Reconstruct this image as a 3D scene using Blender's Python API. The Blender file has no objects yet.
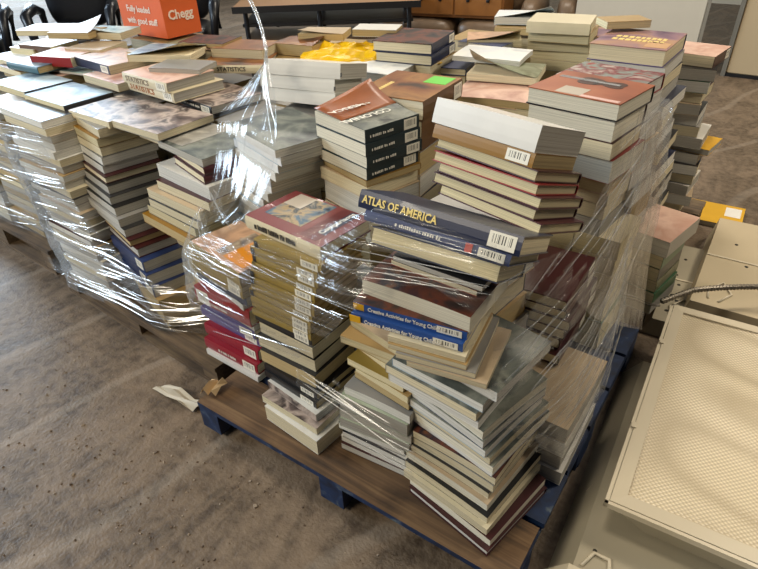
import bpy, math, random
from mathutils import Vector, Matrix, noise
random.seed(11)
R = math.radians
scn = bpy.context.scene
COL = scn.collection

# ------------------------------------------------------------------ camera
F_PX, PITCH, YAW, ROLL, CAMH = 580.0, R(34.3), R(37.5), R(-2.0), 1.6
fw = Vector((-math.sin(YAW)*math.cos(PITCH), math.cos(YAW)*math.cos(PITCH), -math.sin(PITCH)))
rt0 = Vector((math.cos(YAW), math.sin(YAW), 0))
up0 = rt0.cross(fw)
rt = rt0*math.cos(ROLL) + up0*math.sin(ROLL)
up = -rt0*math.sin(ROLL) + up0*math.cos(ROLL)
cam = bpy.data.cameras.new('camera'); co = bpy.data.objects.new('camera', cam); COL.objects.link(co)
cam.sensor_width = 36; cam.lens = F_PX/758*36; cam.clip_start = .05
m3 = Matrix((rt, up, -fw)).transposed()
co.matrix_world = Matrix.Translation((0, 0, CAMH)) @ m3.to_4x4()
scn.camera = co

def at(u, v, z):
    "point of the place at height z that the photograph shows at (u, v)"
    d = fw*F_PX + rt*(u-379) - up*(v-284.5)
    t = (z-CAMH)/d.z
    return (d.x*t, d.y*t)

# ------------------------------------------------------------------ materials
MATS = {}
def nodes_of(name):
    m = bpy.data.materials.new(name); m.use_nodes = True
    nt = m.node_tree; b = nt.nodes['Principled BSDF']
    return m, nt, b
def rgb(c):
    if isinstance(c, str):
        c = [int(c[i:i+2], 16)/255 for i in (0, 2, 4)]
        c = [x/12.92 if x <= .04045 else ((x+.055)/1.055)**2.4 for x in c]
    return (*c, 1)
def plain(name, c, rough=.5, metal=0, coat=0, var=.12, scale=9, bump=0, spec=.5):
    if name in MATS: return MATS[name]
    m, nt, b = nodes_of(name)
    tc = nt.nodes.new('ShaderNodeTexCoord')
    nz = nt.nodes.new('ShaderNodeTexNoise'); nz.inputs['Scale'].default_value = scale; nz.inputs['Detail'].default_value = 4
    nt.links.new(tc.outputs['Object'], nz.inputs['Vector'])
    mx = nt.nodes.new('ShaderNodeMix'); mx.data_type = 'RGBA'
    c = rgb(c); mx.inputs[6].default_value = tuple(x*(1-var) for x in c[:3])+(1,); mx.inputs[7].default_value = tuple(min(1, x*(1+var)) for x in c[:3])+(1,)
    nt.links.new(nz.outputs['Fac'], mx.inputs[0]); nt.links.new(mx.outputs[2], b.inputs['Base Color'])
    b.inputs['Roughness'].default_value = rough; b.inputs['Metallic'].default_value = metal
    b.inputs['Coat Weight'].default_value = coat; b.inputs['Specular IOR Level'].default_value = spec
    if bump:
        bp = nt.nodes.new('ShaderNodeBump'); bp.inputs['Strength'].default_value = bump; bp.inputs['Distance'].default_value = .004
        nt.links.new(nz.outputs['Fac'], bp.inputs['Height']); nt.links.new(bp.outputs['Normal'], b.inputs['Normal'])
    MATS[name] = m
    return m
def page(name, c):
    if name in MATS: return MATS[name]
    m, nt, b = nodes_of(name)
    tc = nt.nodes.new('ShaderNodeTexCoord'); mp = nt.nodes.new('ShaderNodeMapping'); mp.inputs['Scale'].default_value = (3, 3, 900)
    oi = nt.nodes.new('ShaderNodeObjectInfo')
    nz = nt.nodes.new('ShaderNodeTexNoise'); nz.inputs['Scale'].default_value = 1; nz.inputs['Detail'].default_value = 3
    nt.links.new(tc.outputs['Object'], mp.inputs['Vector']); nt.links.new(mp.outputs['Vector'], nz.inputs['Vector'])
    rp = nt.nodes.new('ShaderNodeValToRGB'); c = rgb(c)
    rp.color_ramp.elements[0].position = .3; rp.color_ramp.elements[1].position = .62
    rp.color_ramp.elements[0].color = tuple(x*.62 for x in c[:3])+(1,); rp.color_ramp.elements[1].color = c
    nt.links.new(nz.outputs['Fac'], rp.inputs['Fac'])
    hs = nt.nodes.new('ShaderNodeHueSaturation'); mr = nt.nodes.new('ShaderNodeMapRange')
    mr.inputs['To Min'].default_value = .82; mr.inputs['To Max'].default_value = 1.08
    nt.links.new(oi.outputs['Random'], mr.inputs['Value']); nt.links.new(mr.outputs['Result'], hs.inputs['Value'])
    nt.links.new(rp.outputs['Color'], hs.inputs['Color']); nt.links.new(hs.outputs['Color'], b.inputs['Base Color'])
    bp = nt.nodes.new('ShaderNodeBump'); bp.inputs['Strength'].default_value = .25; bp.inputs['Distance'].default_value = .002
    nt.links.new(nz.outputs['Fac'], bp.inputs['Height']); nt.links.new(bp.outputs['Normal'], b.inputs['Normal'])
    b.inputs['Roughness'].default_value = .8; b.inputs['Specular IOR Level'].default_value = .2
    MATS[name] = m
    return m
def art(name, cols, scale=8, stretch=(1, 1, 1), rough=.42, dist=.45):
    "printed picture on a cover: soft irregular areas of ink"
    if name in MATS: return MATS[name]
    m, nt, b = nodes_of(name)
    tc = nt.nodes.new('ShaderNodeTexCoord'); mp = nt.nodes.new('ShaderNodeMapping'); mp.inputs['Scale'].default_value = stretch
    oi = nt.nodes.new('ShaderNodeObjectInfo'); ad = nt.nodes.new('ShaderNodeVectorMath'); ml = nt.nodes.new('ShaderNodeMath'); ml.operation = 'MULTIPLY'; ml.inputs[1].default_value = 37
    nt.links.new(oi.outputs['Random'], ml.inputs[0]); nt.links.new(ml.outputs[0], ad.inputs[1])
    nt.links.new(tc.outputs['Object'], mp.inputs['Vector']); nt.links.new(mp.outputs['Vector'], ad.inputs[0])
    nz = nt.nodes.new('ShaderNodeTexNoise'); nz.inputs['Scale'].default_value = scale; nz.inputs['Detail'].default_value = 5; nz.inputs['Distortion'].default_value = dist
    nt.links.new(ad.outputs[0], nz.inputs['Vector'])
    rp = nt.nodes.new('ShaderNodeValToRGB'); el = rp.color_ramp.elements
    n = len(cols)
    while len(el) < n: el.new(.5)
    for i, c in enumerate(cols):
        el[i].position = .3 + .42*i/(n-1); el[i].color = rgb(c)
    nt.links.new(nz.outputs['Fac'], rp.inputs['Fac']); nt.links.new(rp.outputs['Color'], b.inputs['Base Color'])
    b.inputs['Roughness'].default_value = rough; b.inputs['Specular IOR Level'].default_value = .35
    MATS[name] = m
    return m
def barcode_mat():
    if 'barcode' in MATS: return MATS['barcode']
    m, nt, b = nodes_of('barcode')
    tc = nt.nodes.new('ShaderNodeTexCoord'); sp = nt.nodes.new('ShaderNodeSeparateXYZ')
    nt.links.new(tc.outputs['Generated'], sp.inputs[0])
    mp = nt.nodes.new('ShaderNodeMapping'); mp.inputs['Scale'].default_value = (22, 0, 0)
    nt.links.new(tc.outputs['Generated'], mp.inputs['Vector'])
    nz = nt.nodes.new('ShaderNodeTexNoise'); nz.inputs['Scale'].default_value = 1; nz.inputs['Detail'].default_value = 1
    nt.links.new(mp.outputs['Vector'], nz.inputs['Vector'])
    g = nt.nodes.new('ShaderNodeMath'); g.operation = 'GREATER_THAN'; g.inputs[1].default_value = .52
    nt.links.new(nz.outputs['Fac'], g.inputs[0])
    fac = g.outputs[0]
    for ax, lo, hi in ((0, .1, .9), (2, .28, .85)):
        for op, th in (('GREATER_THAN', lo), ('LESS_THAN', hi)):
            q = nt.nodes.new('ShaderNodeMath'); q.operation = op; q.inputs[1].default_value = th
            nt.links.new(sp.outputs[ax], q.inputs[0])
            p = nt.nodes.new('ShaderNodeMath'); p.operation = 'MULTIPLY'
            nt.links.new(fac, p.inputs[0]); nt.links.new(q.outputs[0], p.inputs[1]); fac = p.outputs[0]
    mx = nt.nodes.new('ShaderNodeMix'); mx.data_type = 'RGBA'; mx.inputs[6].default_value = rgb('E4E0D2'); mx.inputs[7].default_value = rgb('1A1A1A')
    nt.links.new(fac, mx.inputs[0]); nt.links.new(mx.outputs[2], b.inputs['Base Color']); b.inputs['Roughness'].default_value = .4
    MATS['barcode'] = m
    return m

PG = {'white': 'E0DED6', 'cream': 'E0D4B4', 'tan': 'BFA97C', 'grey': 'BCB8AE', 'yellowed': 'DCCFA8', 'ivory': 'E6E0CC'}
def PAGE(k): return page('pages_'+k, PG[k])
CV = {'white': 'D8D6D0', 'cream': 'D3C8AA', 'grey': '8E8C88', 'black': '161619', 'navy': '1A2340', 'blue': '1F4A8F', 'dark blue': '22335F', 'maroon': '3C1417',
      'red': '8E2020', 'crimson': '8B1426', 'gold': '8E7838', 'brown': '5A3C22', 'ochre': '8C6418', 'olive': '55583A', 'green': '2F5A3C', 'teal': '2E5A66', 'purple': '4A3F78',
      'orange': 'C8641C', 'tan': 'A98C5C', 'yellow': 'D8A418', 'dark teal': '16282E', 'charcoal': '2C2C2E', 'pale blue': '8FA9BC', 'dark red': '43101A', 'pink': 'C79E90', 'brick red': '6E2A2A', 'pale green': 'A9B49C', 'beige': 'BCA78A'}
def COV(k): return plain('cover_'+k.replace(' ', '_'), CV[k], rough=.38, coat=.15, var=.1, scale=14)
ART = {
 'art blue': (['27384A', '5E7384', 'A4B4B8', '71808E'], 7), 'art bw': (['1E1B1C', '6A5C58', 'B7A79C', '3A3030', 'D5C9BC'], 9),
 'art violin': (['7A4028', '965436', 'A86846'], 4), 'art stripes': (['5A1218', 'B9B1A8', '701820', '7D8A84', '8A2A24'], 12),
 'art teal': (['2D4A50', '8FB0AE', 'C9D6CC', '5A7A80'], 6), 'art brown': (['3A2418', '7A4A28', '94683A', '5A3A22'], 6),
 'art slate': (['2A2E30', '5A605C', '83867C', '3A3C3A'], 9), 'art pink': (['A87E70', 'D6B4A2', 'C49A88', 'E0C8B8'], 6), 'art orange': (['8A6A54', 'C8A080', 'A88870', 'D8BCA0'], 6),
 'art sunset': (['2A2E3C', '6A6468', 'A58C70', '4A4A58', 'B8A890'], 10), 'art green': (['4E5A44', '8A8F74', '6A6C50', 'A9A88C'], 7),
 'art dark': (['141316', '3A2C28', '6A3A2A', '2A2A34', '8A5A3A'], 11), 'art purple': (['463350', '8A6A78', 'B08868', '5A4258'], 5), 'art grey': (['6A6864', 'A5A29A', '8A8882', 'BDBAB0'], 7),
 'art white': (['B8BCC0', 'E0E0DC', 'CFD4D8', 'E8E6E0'], 6), 'art red': (['4A1418', '7A2A24', '5E1A1C', '8E4A38'], 7)}
def TOP(k):
    if k in ART: return art(k.replace(' ', '_'), *ART[k])
    return COV(k)

# ------------------------------------------------------------------ object helpers
def link(name, me, mats=(), parent=None, loc=(0, 0, 0), rot=(0, 0, 0), smooth=False):
    o = bpy.data.objects.new(name, me); COL.objects.link(o)
    for m in mats: me.materials.append(m)
    o.location = loc; o.rotation_euler = rot
    if parent: o.parent = parent
    if smooth:
        for p in me.polygons: p.use_smooth = True
    return o
def mesh(vs, fs, mi=None):
    me = bpy.data.meshes.new('m'); me.from_pydata([tuple(v) for v in vs], [], fs)
    if mi: me.polygons.foreach_set('material_index', mi)
    me.update(); return me
def empty(name, loc, rz=0, label=None, cat=None, group=None):
    o = bpy.data.objects.new(name, None); COL.objects.link(o); o.location = loc; o.rotation_euler = (0, 0, rz); o.empty_display_size = .05
    tag(o, label, cat, group); return o
def tag(o, label=None, cat=None, group=None, kind=None):
    if label: o['label'] = label
    if cat: o['category'] = cat
    if group: o['group'] = group
    if kind: o['kind'] = kind
    return o
class MB:
    "collects boxes, bars, tubes into one mesh"
    def __init__(s): s.v = []; s.f = []; s.m = []
    def quadbox(s, c8, mi=0):
        b = len(s.v); s.v += [Vector(p) for p in c8]
        for q in ((0, 3, 2, 1), (4, 5, 6, 7), (0, 1, 5, 4), (1, 2, 6, 5), (2, 3, 7, 6), (3, 0, 4, 7)):
            s.f.append([b+i for i in q]); s.m.append(mi)
        return s
    def box(s, x0, y0, z0, x1, y1, z1, mi=0, M=None, bev=0):
        if bev:
            e = bev; pts = []
            ring = lambda xa, ya, xb, yb, z: [(xa+e, ya, z), (xb-e, ya, z), (xb, ya+e, z), (xb, yb-e, z), (xb-e, yb, z), (xa+e, yb, z), (xa, yb-e, z), (xa, ya+e, z)]
            rings = [ring(x0+e, y0+e, x1-e, y1-e, z0), ring(x0, y0, x1, y1, z0+e), ring(x0, y0, x1, y1, z1-e), ring(x0+e, y0+e, x1-e, y1-e, z1)]
            b = len(s.v)
            for r_ in rings:
                for p in r_: s.v.append(M @ Vector(p) if M else Vector(p))
            for k in range(3):
                for i in range(8):
                    j = (i+1) % 8; s.f.append([b+k*8+i, b+k*8+j, b+k*8+8+j, b+k*8+8+i]); s.m.append(mi)
            s.f.append([b+i for i in range(7, -1, -1)]); s.m.append(mi); s.f.append([b+24+i for i in range(8)]); s.m.append(mi)
            return s
        P = [(x0, y0, z0), (x1, y0, z0), (x1, y1, z0), (x0, y1, z0), (x0, y0, z1), (x1, y0, z1), (x1, y1, z1), (x0, y1, z1)]
        if M: P = [M @ Vector(p) for p in P]
        return s.quadbox(P, mi)
    def tube(s, pts, r, n=6, mi=0, cap=True):
        pts = [Vector(p) for p in pts]; b0 = len(s.v); L = len(pts)
        for i, p in enumerate(pts):
            t = (pts[min(i+1, L-1)]-pts[max(i-1, 0)]).normalized()
            a = t.cross(Vector((0, 0, 1)))
            if a.length < 1e-3: a = t.cross(Vector((1, 0, 0)))
            a.normalize(); c = t.cross(a); rr = r[i] if isinstance(r, (list, tuple)) else r
            for k in range(n):
                th = 2*math.pi*k/n; s.v.append(p+a*math.cos(th)*rr+c*math.sin(th)*rr)
        for i in range(L-1):
            for k in range(n):
                k2 = (k+1) % n; s.f.append([b0+i*n+k, b0+i*n+k2, b0+(i+1)*n+k2, b0+(i+1)*n+k]); s.m.append(mi)
        if cap:
            s.f.append([b0+k for k in range(n-1, -1, -1)]); s.m.append(mi)
            s.f.append([b0+(L-1)*n+k for k in range(n)]); s.m.append(mi)
        return s
    def build(s, name, mats, parent=None, loc=(0, 0, 0), rot=(0, 0, 0), smooth=False):
        if not isinstance(mats, (list, tuple)): mats = [mats]
        return link(name, mesh(s.v, s.f, s.m), mats, parent, loc, rot, smooth)
def textmesh(name, body, size, mat, parent, loc, rot, sx=1.0, ext=.0003, bold=0):
    cu = bpy.data.curves.new('t', 'FONT'); cu.body = body; cu.size = size; cu.extrude = ext; cu.offset = bold
    cu.align_x = 'CENTER'; cu.align_y = 'CENTER'; cu.resolution_u = 2
    tmp = bpy.data.objects.new('t', cu); COL.objects.link(tmp)
    me = bpy.data.meshes.new_from_object(tmp.evaluated_get(bpy.context.evaluated_depsgraph_get()))
    COL.objects.unlink(tmp); bpy.data.objects.remove(tmp)
    for v in me.vertices: v.co.x *= sx
    me.materials.clear()
    return link(name, me, [mat], parent, loc, rot)

# ------------------------------------------------------------------ books
FOOT = {}          # footprints per pallet, for the stretch wrap
CUR = ['near']
ORD = 'topmost,second,third,fourth,fifth,sixth,seventh,eighth,ninth,tenth,eleventh,twelfth,thirteenth,fourteenth,fifteenth,sixteenth,seventeenth,eighteenth,nineteenth,twentieth,twenty-first,twenty-second,twenty-third,twenty-fourth,twenty-fifth,twenty-sixth,twenty-seventh,twenty-eighth,twenty-ninth,thirtieth,thirty-first,thirty-second,thirty-third,thirty-fourth,thirty-fifth,thirty-sixth'.split(',')
def loft(A, B, xs, fn, mats_of):
    "two polylines (y, z) lofted along xs; fn moves each point"
    n = len(A); vs = []; fs = []; mi = []
    for x in xs:
        for P, fl in ((A, 0), (B, 1)):
            for k, (y, z) in enumerate(P): vs.append(fn(x, y, z, k))
    W = 2*n
    for i in range(len(xs)-1):
        a, b = i*W, (i+1)*W
        for k in range(n-1):
            fs.append([a+k, a+k+1, b+k+1, b+k]); mi.append(mats_of(k))
            fs.append([a+n+k+1, a+n+k, b+n+k, b+n+k+1]); mi.append(0)
        fs.append([a+n, a, b, b+n]); mi.append(0)
        fs.append([a+n-1, a+2*n-1, b+2*n-1, b+n-1]); mi.append(mats_of(n-2))
    for a, fl in ((0, 0), ((len(xs)-1)*W, 1)):
        for k in range(n-1):
            q = [a+k, a+n+k, a+n+k+1, a+k+1]
            fs.append(q[::-1] if fl else q); mi.append(mats_of(k))
    return vs, fs, mi
KINDN = {'P': ('paperback_book', 'paperback'), 'H': ('hardcover_book', 'hardcover'), 'T': ('textbook', 'textbook'), 'M': ('magazine', 'magazine')}
def book(N, w, d, z0, t, rot=0, side='F', cov='white', spine=None, top=None, pg='cream', kind='P', bar=None, label=None, group=None,
         curl=None, amp=0, z_lift=None, tilt=(0, 0), fine=False):
    """N: near right corner (the one with least y and most x); w along x, d along y; side: where the spine is.
    curl=(height, fx, fy) lifts the free top cover; amp bends the whole book's ends down"""
    rz = R(rot); ca, sa = math.cos(rz), math.sin(rz)
    cx, cy = N[0]+ca*(-w/2)-sa*(d/2), N[1]+sa*(-w/2)+ca*(d/2)
    A, B = (w, d) if side in 'FB' else (d, w)
    turn = {'F': 0, 'R': 90, 'B': 180, 'L': 270}[side]
    name = KINDN[kind][0]
    root = empty(name, (cx, cy, z0), rz+R(turn), label, 'magazine' if kind == 'M' else 'book', group)
    if tilt != (0, 0): root.rotation_euler = (R(tilt[0]), R(tilt[1]), rz+R(turn))
    hard = kind in 'HT'
    c = .0028 if hard else .0012
    ov = .0035 if hard else .0006
    t = t-.0006
    hy, hx = B/2, A/2
    nx = 9 if (amp or curl) else 3
    ny = 7 if (amp or curl) else 3
    xs = [-hx+A*i/(nx-1) for i in range(nx)]
    ys = [hy-B*i/(ny-1) for i in range(ny)]
    bul = .003 if hard else .0008
    out = [(y, 0) for y in ys[:-1]]+[(-hy, 0), (-hy-bul, t*.3), (-hy-bul, t*.7), (-hy, t)]+[(y, t) for y in reversed(ys[:-1])]
    inn = [(y, c) for y in ys[:-1]]+[(-hy+c, c), (-hy+c-bul, t*.3), (-hy+c-bul, t*.7), (-hy+c, t-c)]+[(y, t-c) for y in reversed(ys[:-1])]
    k_sp = ny-1
    def bend(x, y):
        return -amp*(abs(x/hx)**2.2)*.8-amp*.5*max(0, y/hy)**2 if amp else 0
    def fc(x, y, z, k):
        dz = bend(x, y); dy = 0
        if curl and k >= k_sp+3:
            h, fx, fy = curl
            qx = (x/hx*fx+1)/2 if fx else 1
            qy = (y/hy+1)/2
            s = max(0, qy)**fy*max(0, qx)**1.5
            dz += h*s; dy -= h*.35*s*s
        return (x, y+dy, z+dz)
    mt = lambda k: 1 if k_sp <= k < k_sp+3 else (2 if k >= k_sp+3 else 0)
    vs, fs, mi = loft(out, inn, xs, fc, mt)
    cm = COV(cov)
    link('cover', mesh(vs, fs, mi), [cm, TOP(spine or cov), TOP(top or cov)], root)
    px = [x*(hx-ov)/hx for x in xs]
    pys = [-hy+c+(B-c-ov)*i/(ny-1) for i in range(ny)]
    vs, fs, mi = loft([(y, c) for y in pys], [(y, t-c) for y in pys], px, lambda x, y, z, k: (x, y, z+bend(x, y)), lambda k: 0)
    link('page_block', mesh(vs, fs, mi), [PAGE(pg)], root)
    if bar:
        L = min(.062, A*.24); h = t*.78
        x1 = hx-.012 if bar == 'r' else -hx+.012+L
        mb = MB().box(x1-L, -hy-bul-.0012, t*.1, x1, -hy-bul-.0004, t*.1+h)
        mb.build('barcode_label', barcode_mat(), root)
    cs = [(N[0]+ca*a-sa*b, N[1]+sa*a+ca*b) for a, b in ((0, 0), (-w, 0), (-w, d), (0, d))]
    FOOT.setdefault(CUR[0], []).append((cs, z0, z0+t))
    root['t'] = t; root['ab'] = (A, B); del root['t'], root['ab']
    return root
def describe(o):
    k = KINDN[o.get('kind', 'P')][1]; cov = o.get('spine') or o['cov'] if o.get('side', 'B') in 'FR' and o.get('vis', 1) else o['cov']
    if o.get('say'): return o['say']
    if o.get('side', 'B') in 'FR':
        s = (o.get('spine') or o['cov']).replace('art ', '')
        return f"{s}-spined {k}"+(' with barcode' if o.get('bar') else '')
    return f"{o['cov']} {k}, {o.get('pg', 'cream')} pages"
FILL = {'M': [], 'mb': MB()}
def filler(N, w, d, z0, t, rot, cov, pg):
    "a book no one can see in the photograph: part of the one uncounted lower pile"
    rz = R(rot); ca, sa = math.cos(rz), math.sin(rz)
    M = Matrix.Translation((N[0]+ca*(-w/2)-sa*(d/2), N[1]+sa*(-w/2)+ca*(d/2), z0)) @ Matrix.Rotation(rz, 4, 'Z')
    def mi(m):
        if m not in FILL['M']: FILL['M'].append(m)
        return FILL['M'].index(m)
    c = .002; g = FILL['mb']; t -= .0006
    g.box(-w/2+.002, -d/2+.002, c, w/2-.002, d/2-c, t-c, mi(PAGE(pg)), M)
    for a in ((-w/2, -d/2, 0, w/2, d/2, c), (-w/2, -d/2, t-c, w/2, d/2, t), (-w/2, d/2-c, c, w/2, d/2, t-c)): g.box(*a, mi(COV(cov)), M)
    cs = [(N[0]+ca*a-sa*e, N[1]+sa*a+ca*e) for a, e in ((0, 0), (-w, 0), (-w, d), (0, d))]
    FOOT.setdefault(CUR[0], []).append((cs, z0, z0+t))
def tstack(phrase, Nb, alpha, rot, rows, group=None, seed=1, jit=(.004, .003, 1.0), top_n=0, drift=0):
    "a pile leaning back: Nb = front right bottom corner, alpha = how much the fronts are raised"
    rnd = random.Random(seed); al = R(alpha); flat = []; out = []
    for r_ in rows:
        n = r_.pop('n', 1); flat += [dict(r_) for _ in range(n)]
    s_ = 0
    for i, r_ in enumerate(flat):
        t = r_.pop('t'); w = r_.pop('w'); d = r_.pop('d'); rr_ = r_.pop('rot', 0)+rot+rnd.uniform(-1, 1)*jit[2]; rz = R(rr_)
        ex = Vector((math.cos(rz), math.sin(rz), 0)); ey = Vector((-math.sin(rz)*math.cos(al), math.cos(rz)*math.cos(al), -math.sin(al))); en = ex.cross(ey)
        lab = r_.pop('label', None) or f"{describe(r_)}, {ORD[len(flat)-1-i+top_n]} from top of {phrase}"; r_.pop('say', None); dx = r_.pop('dx', 0)+rnd.uniform(-1, 1)*jit[0]
        o = book((0, 0), w, d, 0, t, rot=rr_, label=lab, group=group or 'books in '+phrase, **r_); FOOT[CUR[0]].pop()
        dy = rnd.uniform(-1, 1)*jit[1]
        o.location = Vector(Nb)+en*s_+ex*(-w/2+dx+drift*s_)+ey*(d/2+dy)
        sd = r_.get('side', 'F'); o.rotation_euler = (-al if sd == 'F' else al, 0, rz+(0 if sd == 'F' else math.pi))
        cs = [tuple((Vector(Nb)+en*s_+ex*(a+drift*s_)+ey*e)[:2]) for a, e in ((0, 0), (-w, 0), (-w, d), (0, d))]
        FOOT.setdefault(CUR[0], []).append((cs, o.location.z-.03, o.location.z+t)); out.append(o); s_ += t
    return out
def stack(phrase, keys, rows, z0=.142, group=None, jit=(.006, .006, 2.0), seed=1):
    """rows: bottom to top dicts for book() with keys t, w, d, ...; keys: [(z, x, y)] near-corner track"""
    rnd = random.Random(seed)
    z = z0; out = []
    flat = []
    for r_ in rows:
        n = r_.pop('n', 1)
        for _ in range(n): flat.append(dict(r_))
    n = len(flat)
    for i, r_ in enumerate(flat):
        t = r_.pop('t')*(1 if r_.get('label') else 1+rnd.uniform(-.06, .06)); zz = z+t
        ks = keys
        if zz <= ks[0][0]: x, y = ks[0][1:]
        elif zz >= ks[-1][0]: x, y = ks[-1][1:]
        else:
            for a, b in zip(ks, ks[1:]):
                if a[0] <= zz <= b[0]:
                    f = (zz-a[0])/(b[0]-a[0]+1e-9); x = a[1]+(b[1]-a[1])*f; y = a[2]+(b[2]-a[2])*f; break
        dx = r_.pop('dx', 0)+rnd.uniform(-1, 1)*jit[0]; dy = r_.pop('dy', 0)+rnd.uniform(-1, 1)*jit[1]
        r_['rot'] = r_.get('rot', 0)+rnd.uniform(-1, 1)*jit[2]
        w = r_.pop('w')*(1+rnd.uniform(-.03, .02)); d = r_.pop('d')*(1+rnd.uniform(-.03, .02))
        if r_.pop('hid', 0):
            filler((x+dx, y+dy), w, d, z, t, r_['rot'], r_['cov'], r_['pg']); z = zz; continue
        lab = r_.pop('label', None)
        say = describe(r_); r_.pop('say', None); r_.pop('vis', None)
        if 'cov' in r_ and isinstance(r_['cov'], (list, tuple)): r_['cov'] = r_['cov'][i % len(r_['cov'])]
        k = n-1-i
        if not lab:
            lab = f"{say}, {ORD[k]} {'of' if k == 0 else 'from top of'} {phrase}"
        out.append(book((x+dx, y+dy), w, d, z, t, label=lab, group=group or 'books in '+phrase, **r_))
        z = zz
    return out, z
def b(t, w, d, cov='white', n=1, **k): return dict(t=t, w=w, d=d, cov=cov, n=n, **k)
def seq(covs, t, w, d, **k): return [b(t, w, d, c, **k) for c in covs]

white_ink = plain('ink_white', 'E8E4DA', .5); gold_ink = plain('ink_gold', 'E8D080', .4); dark_ink = plain('ink_dark', '2A2420', .5)
def spine_marks(bk, t, A, B, mat, x0, x1, rows=1, hgt=.35, seed=1, name='spine_lettering'):
    "small unreadable lettering strokes on a spine"
    rnd = random.Random(seed); mb = MB(); 
    for r_ in range(rows):
        zc = t*(.5 if rows == 1 else (.32+.36*r_)); x = x0
        while x < x1:
            L = rnd.uniform(.003, .006)
            mb.box(x, -B/2-.0042, zc-t*hgt/2, x+L*.7, -B/2-.0030, zc+t*hgt/2*rnd.choice((.6, 1, 1)))
            x += L+(0.006 if rnd.random() < .18 else .0012)
    mb.build(name, mat, bk)
# ------------------------------------------------------------------ setting
def floor_mat():
    m, nt, b = nodes_of('stained_concrete')
    tc = nt.nodes.new('ShaderNodeTexCoord'); L = nt.links.new
    def nz(scale, det, dist=0, st=(1, 1, 1)):
        mp = nt.nodes.new('ShaderNodeMapping'); mp.inputs['Scale'].default_value = st; L(tc.outputs['Object'], mp.inputs['Vector'])
        n = nt.nodes.new('ShaderNodeTexNoise'); n.inputs['Scale'].default_value = scale; n.inputs['Detail'].default_value = det; n.inputs['Distortion'].default_value = dist
        L(mp.outputs['Vector'], n.inputs['Vector']); return n
    def ramp(src, stops):
        r = nt.nodes.new('ShaderNodeValToRGB'); e = r.color_ramp.elements
        while len(e) < len(stops): e.new(.5)
        for i, (p, c) in enumerate(stops): e[i].position = p; e[i].color = rgb(c)
        L(src, r.inputs['Fac']); return r
    n1 = nz(2.2, 9, .6); n2 = nz(28, 6, .3); n3 = nz(5, 5, 2.2, (1, .35, 1)); n4 = nz(90, 3)
    r1 = ramp(n1.outputs['Fac'], [(.32, '372C22'), (.5, '554637'), (.68, '72614F')])
    r3 = ramp(n3.outputs['Fac'], [(.44, '000000'), (.62, 'FFFFFF')])
    r2 = ramp(n2.outputs['Fac'], [(.36, '463A2F'), (.6, '82725F')])
    mx = nt.nodes.new('ShaderNodeMix'); mx.data_type = 'RGBA'; mx.inputs[0].default_value = .42
    L(r1.outputs['Color'], mx.inputs[6]); L(r2.outputs['Color'], mx.inputs[7])
    mx2 = nt.nodes.new('ShaderNodeMix'); mx2.data_type = 'RGBA'; mx2.inputs[7].default_value = rgb('8A7763')
    mlt = nt.nodes.new('ShaderNodeMath'); mlt.operation = 'MULTIPLY'; mlt.inputs[1].default_value = .45
    L(r3.outputs['Color'], mlt.inputs[0]); L(mlt.outputs[0], mx2.inputs[0]); L(mx.outputs[2], mx2.inputs[6])
    # wheel scuffs: thin curved lines
    wv = nt.nodes.new('ShaderNodeTexWave'); wv.inputs['Scale'].default_value = .55; wv.inputs['Distortion'].default_value = 7; wv.inputs['Detail'].default_value = 2; wv.inputs['Detail Scale'].default_value = .6
    mpw = nt.nodes.new('ShaderNodeMapping'); mpw.inputs['Rotation'].default_value = (0, 0, R(20)); L(tc.outputs['Object'], mpw.inputs['Vector']); L(mpw.outputs['Vector'], wv.inputs['Vector'])
    rw = ramp(wv.outputs['Fac'], [(.975, '000000'), (.995, 'FFFFFF')])
    mw = nt.nodes.new('ShaderNodeMath'); mw.operation = 'MULTIPLY'; mw.inputs[1].default_value = .22; L(rw.outputs['Color'], mw.inputs[0])
    mx3 = nt.nodes.new('ShaderNodeMix'); mx3.data_type = 'RGBA'; mx3.inputs[7].default_value = rgb('A59A8C'); L(mw.outputs[0], mx3.inputs[0]); L(mx2.outputs[2], mx3.inputs[6])
    L(mx3.outputs[2], b.inputs['Base Color'])
    rr = nt.nodes.new('ShaderNodeMapRange'); rr.inputs['To Min'].default_value = .34; rr.inputs['To Max'].default_value = .68; L(n1.outputs['Fac'], rr.inputs['Value']); L(rr.outputs['Result'], b.inputs['Roughness'])
    ad = nt.nodes.new('ShaderNodeMath'); ad.operation = 'ADD'; L(n2.outputs['Fac'], ad.inputs[0]); L(n4.outputs['Fac'], ad.inputs[1])
    bp = nt.nodes.new('ShaderNodeBump'); bp.inputs['Strength'].default_value = .45; bp.inputs['Distance'].default_value = .006; L(ad.outputs[0], bp.inputs['Height']); L(bp.outputs['Normal'], b.inputs['Normal'])
    return m
def struct(name, o): o.name = name; o['kind'] = 'structure'; return o
struct('floor', MB().box(-14, -3, -.1, 5, 11.2, 0).build('floor', floor_mat()))
wallm = plain('painted_wall', 'BCA988', .7, var=.06, scale=2)
whitem = plain('wall_white', 'CFC4AE', .65, var=.05, scale=2)
wb = MB().box(-14, 10.9, 0, 5, 11.1, 4.6).build('wall_back', whitem); struct('wall_back', wb)
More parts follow.
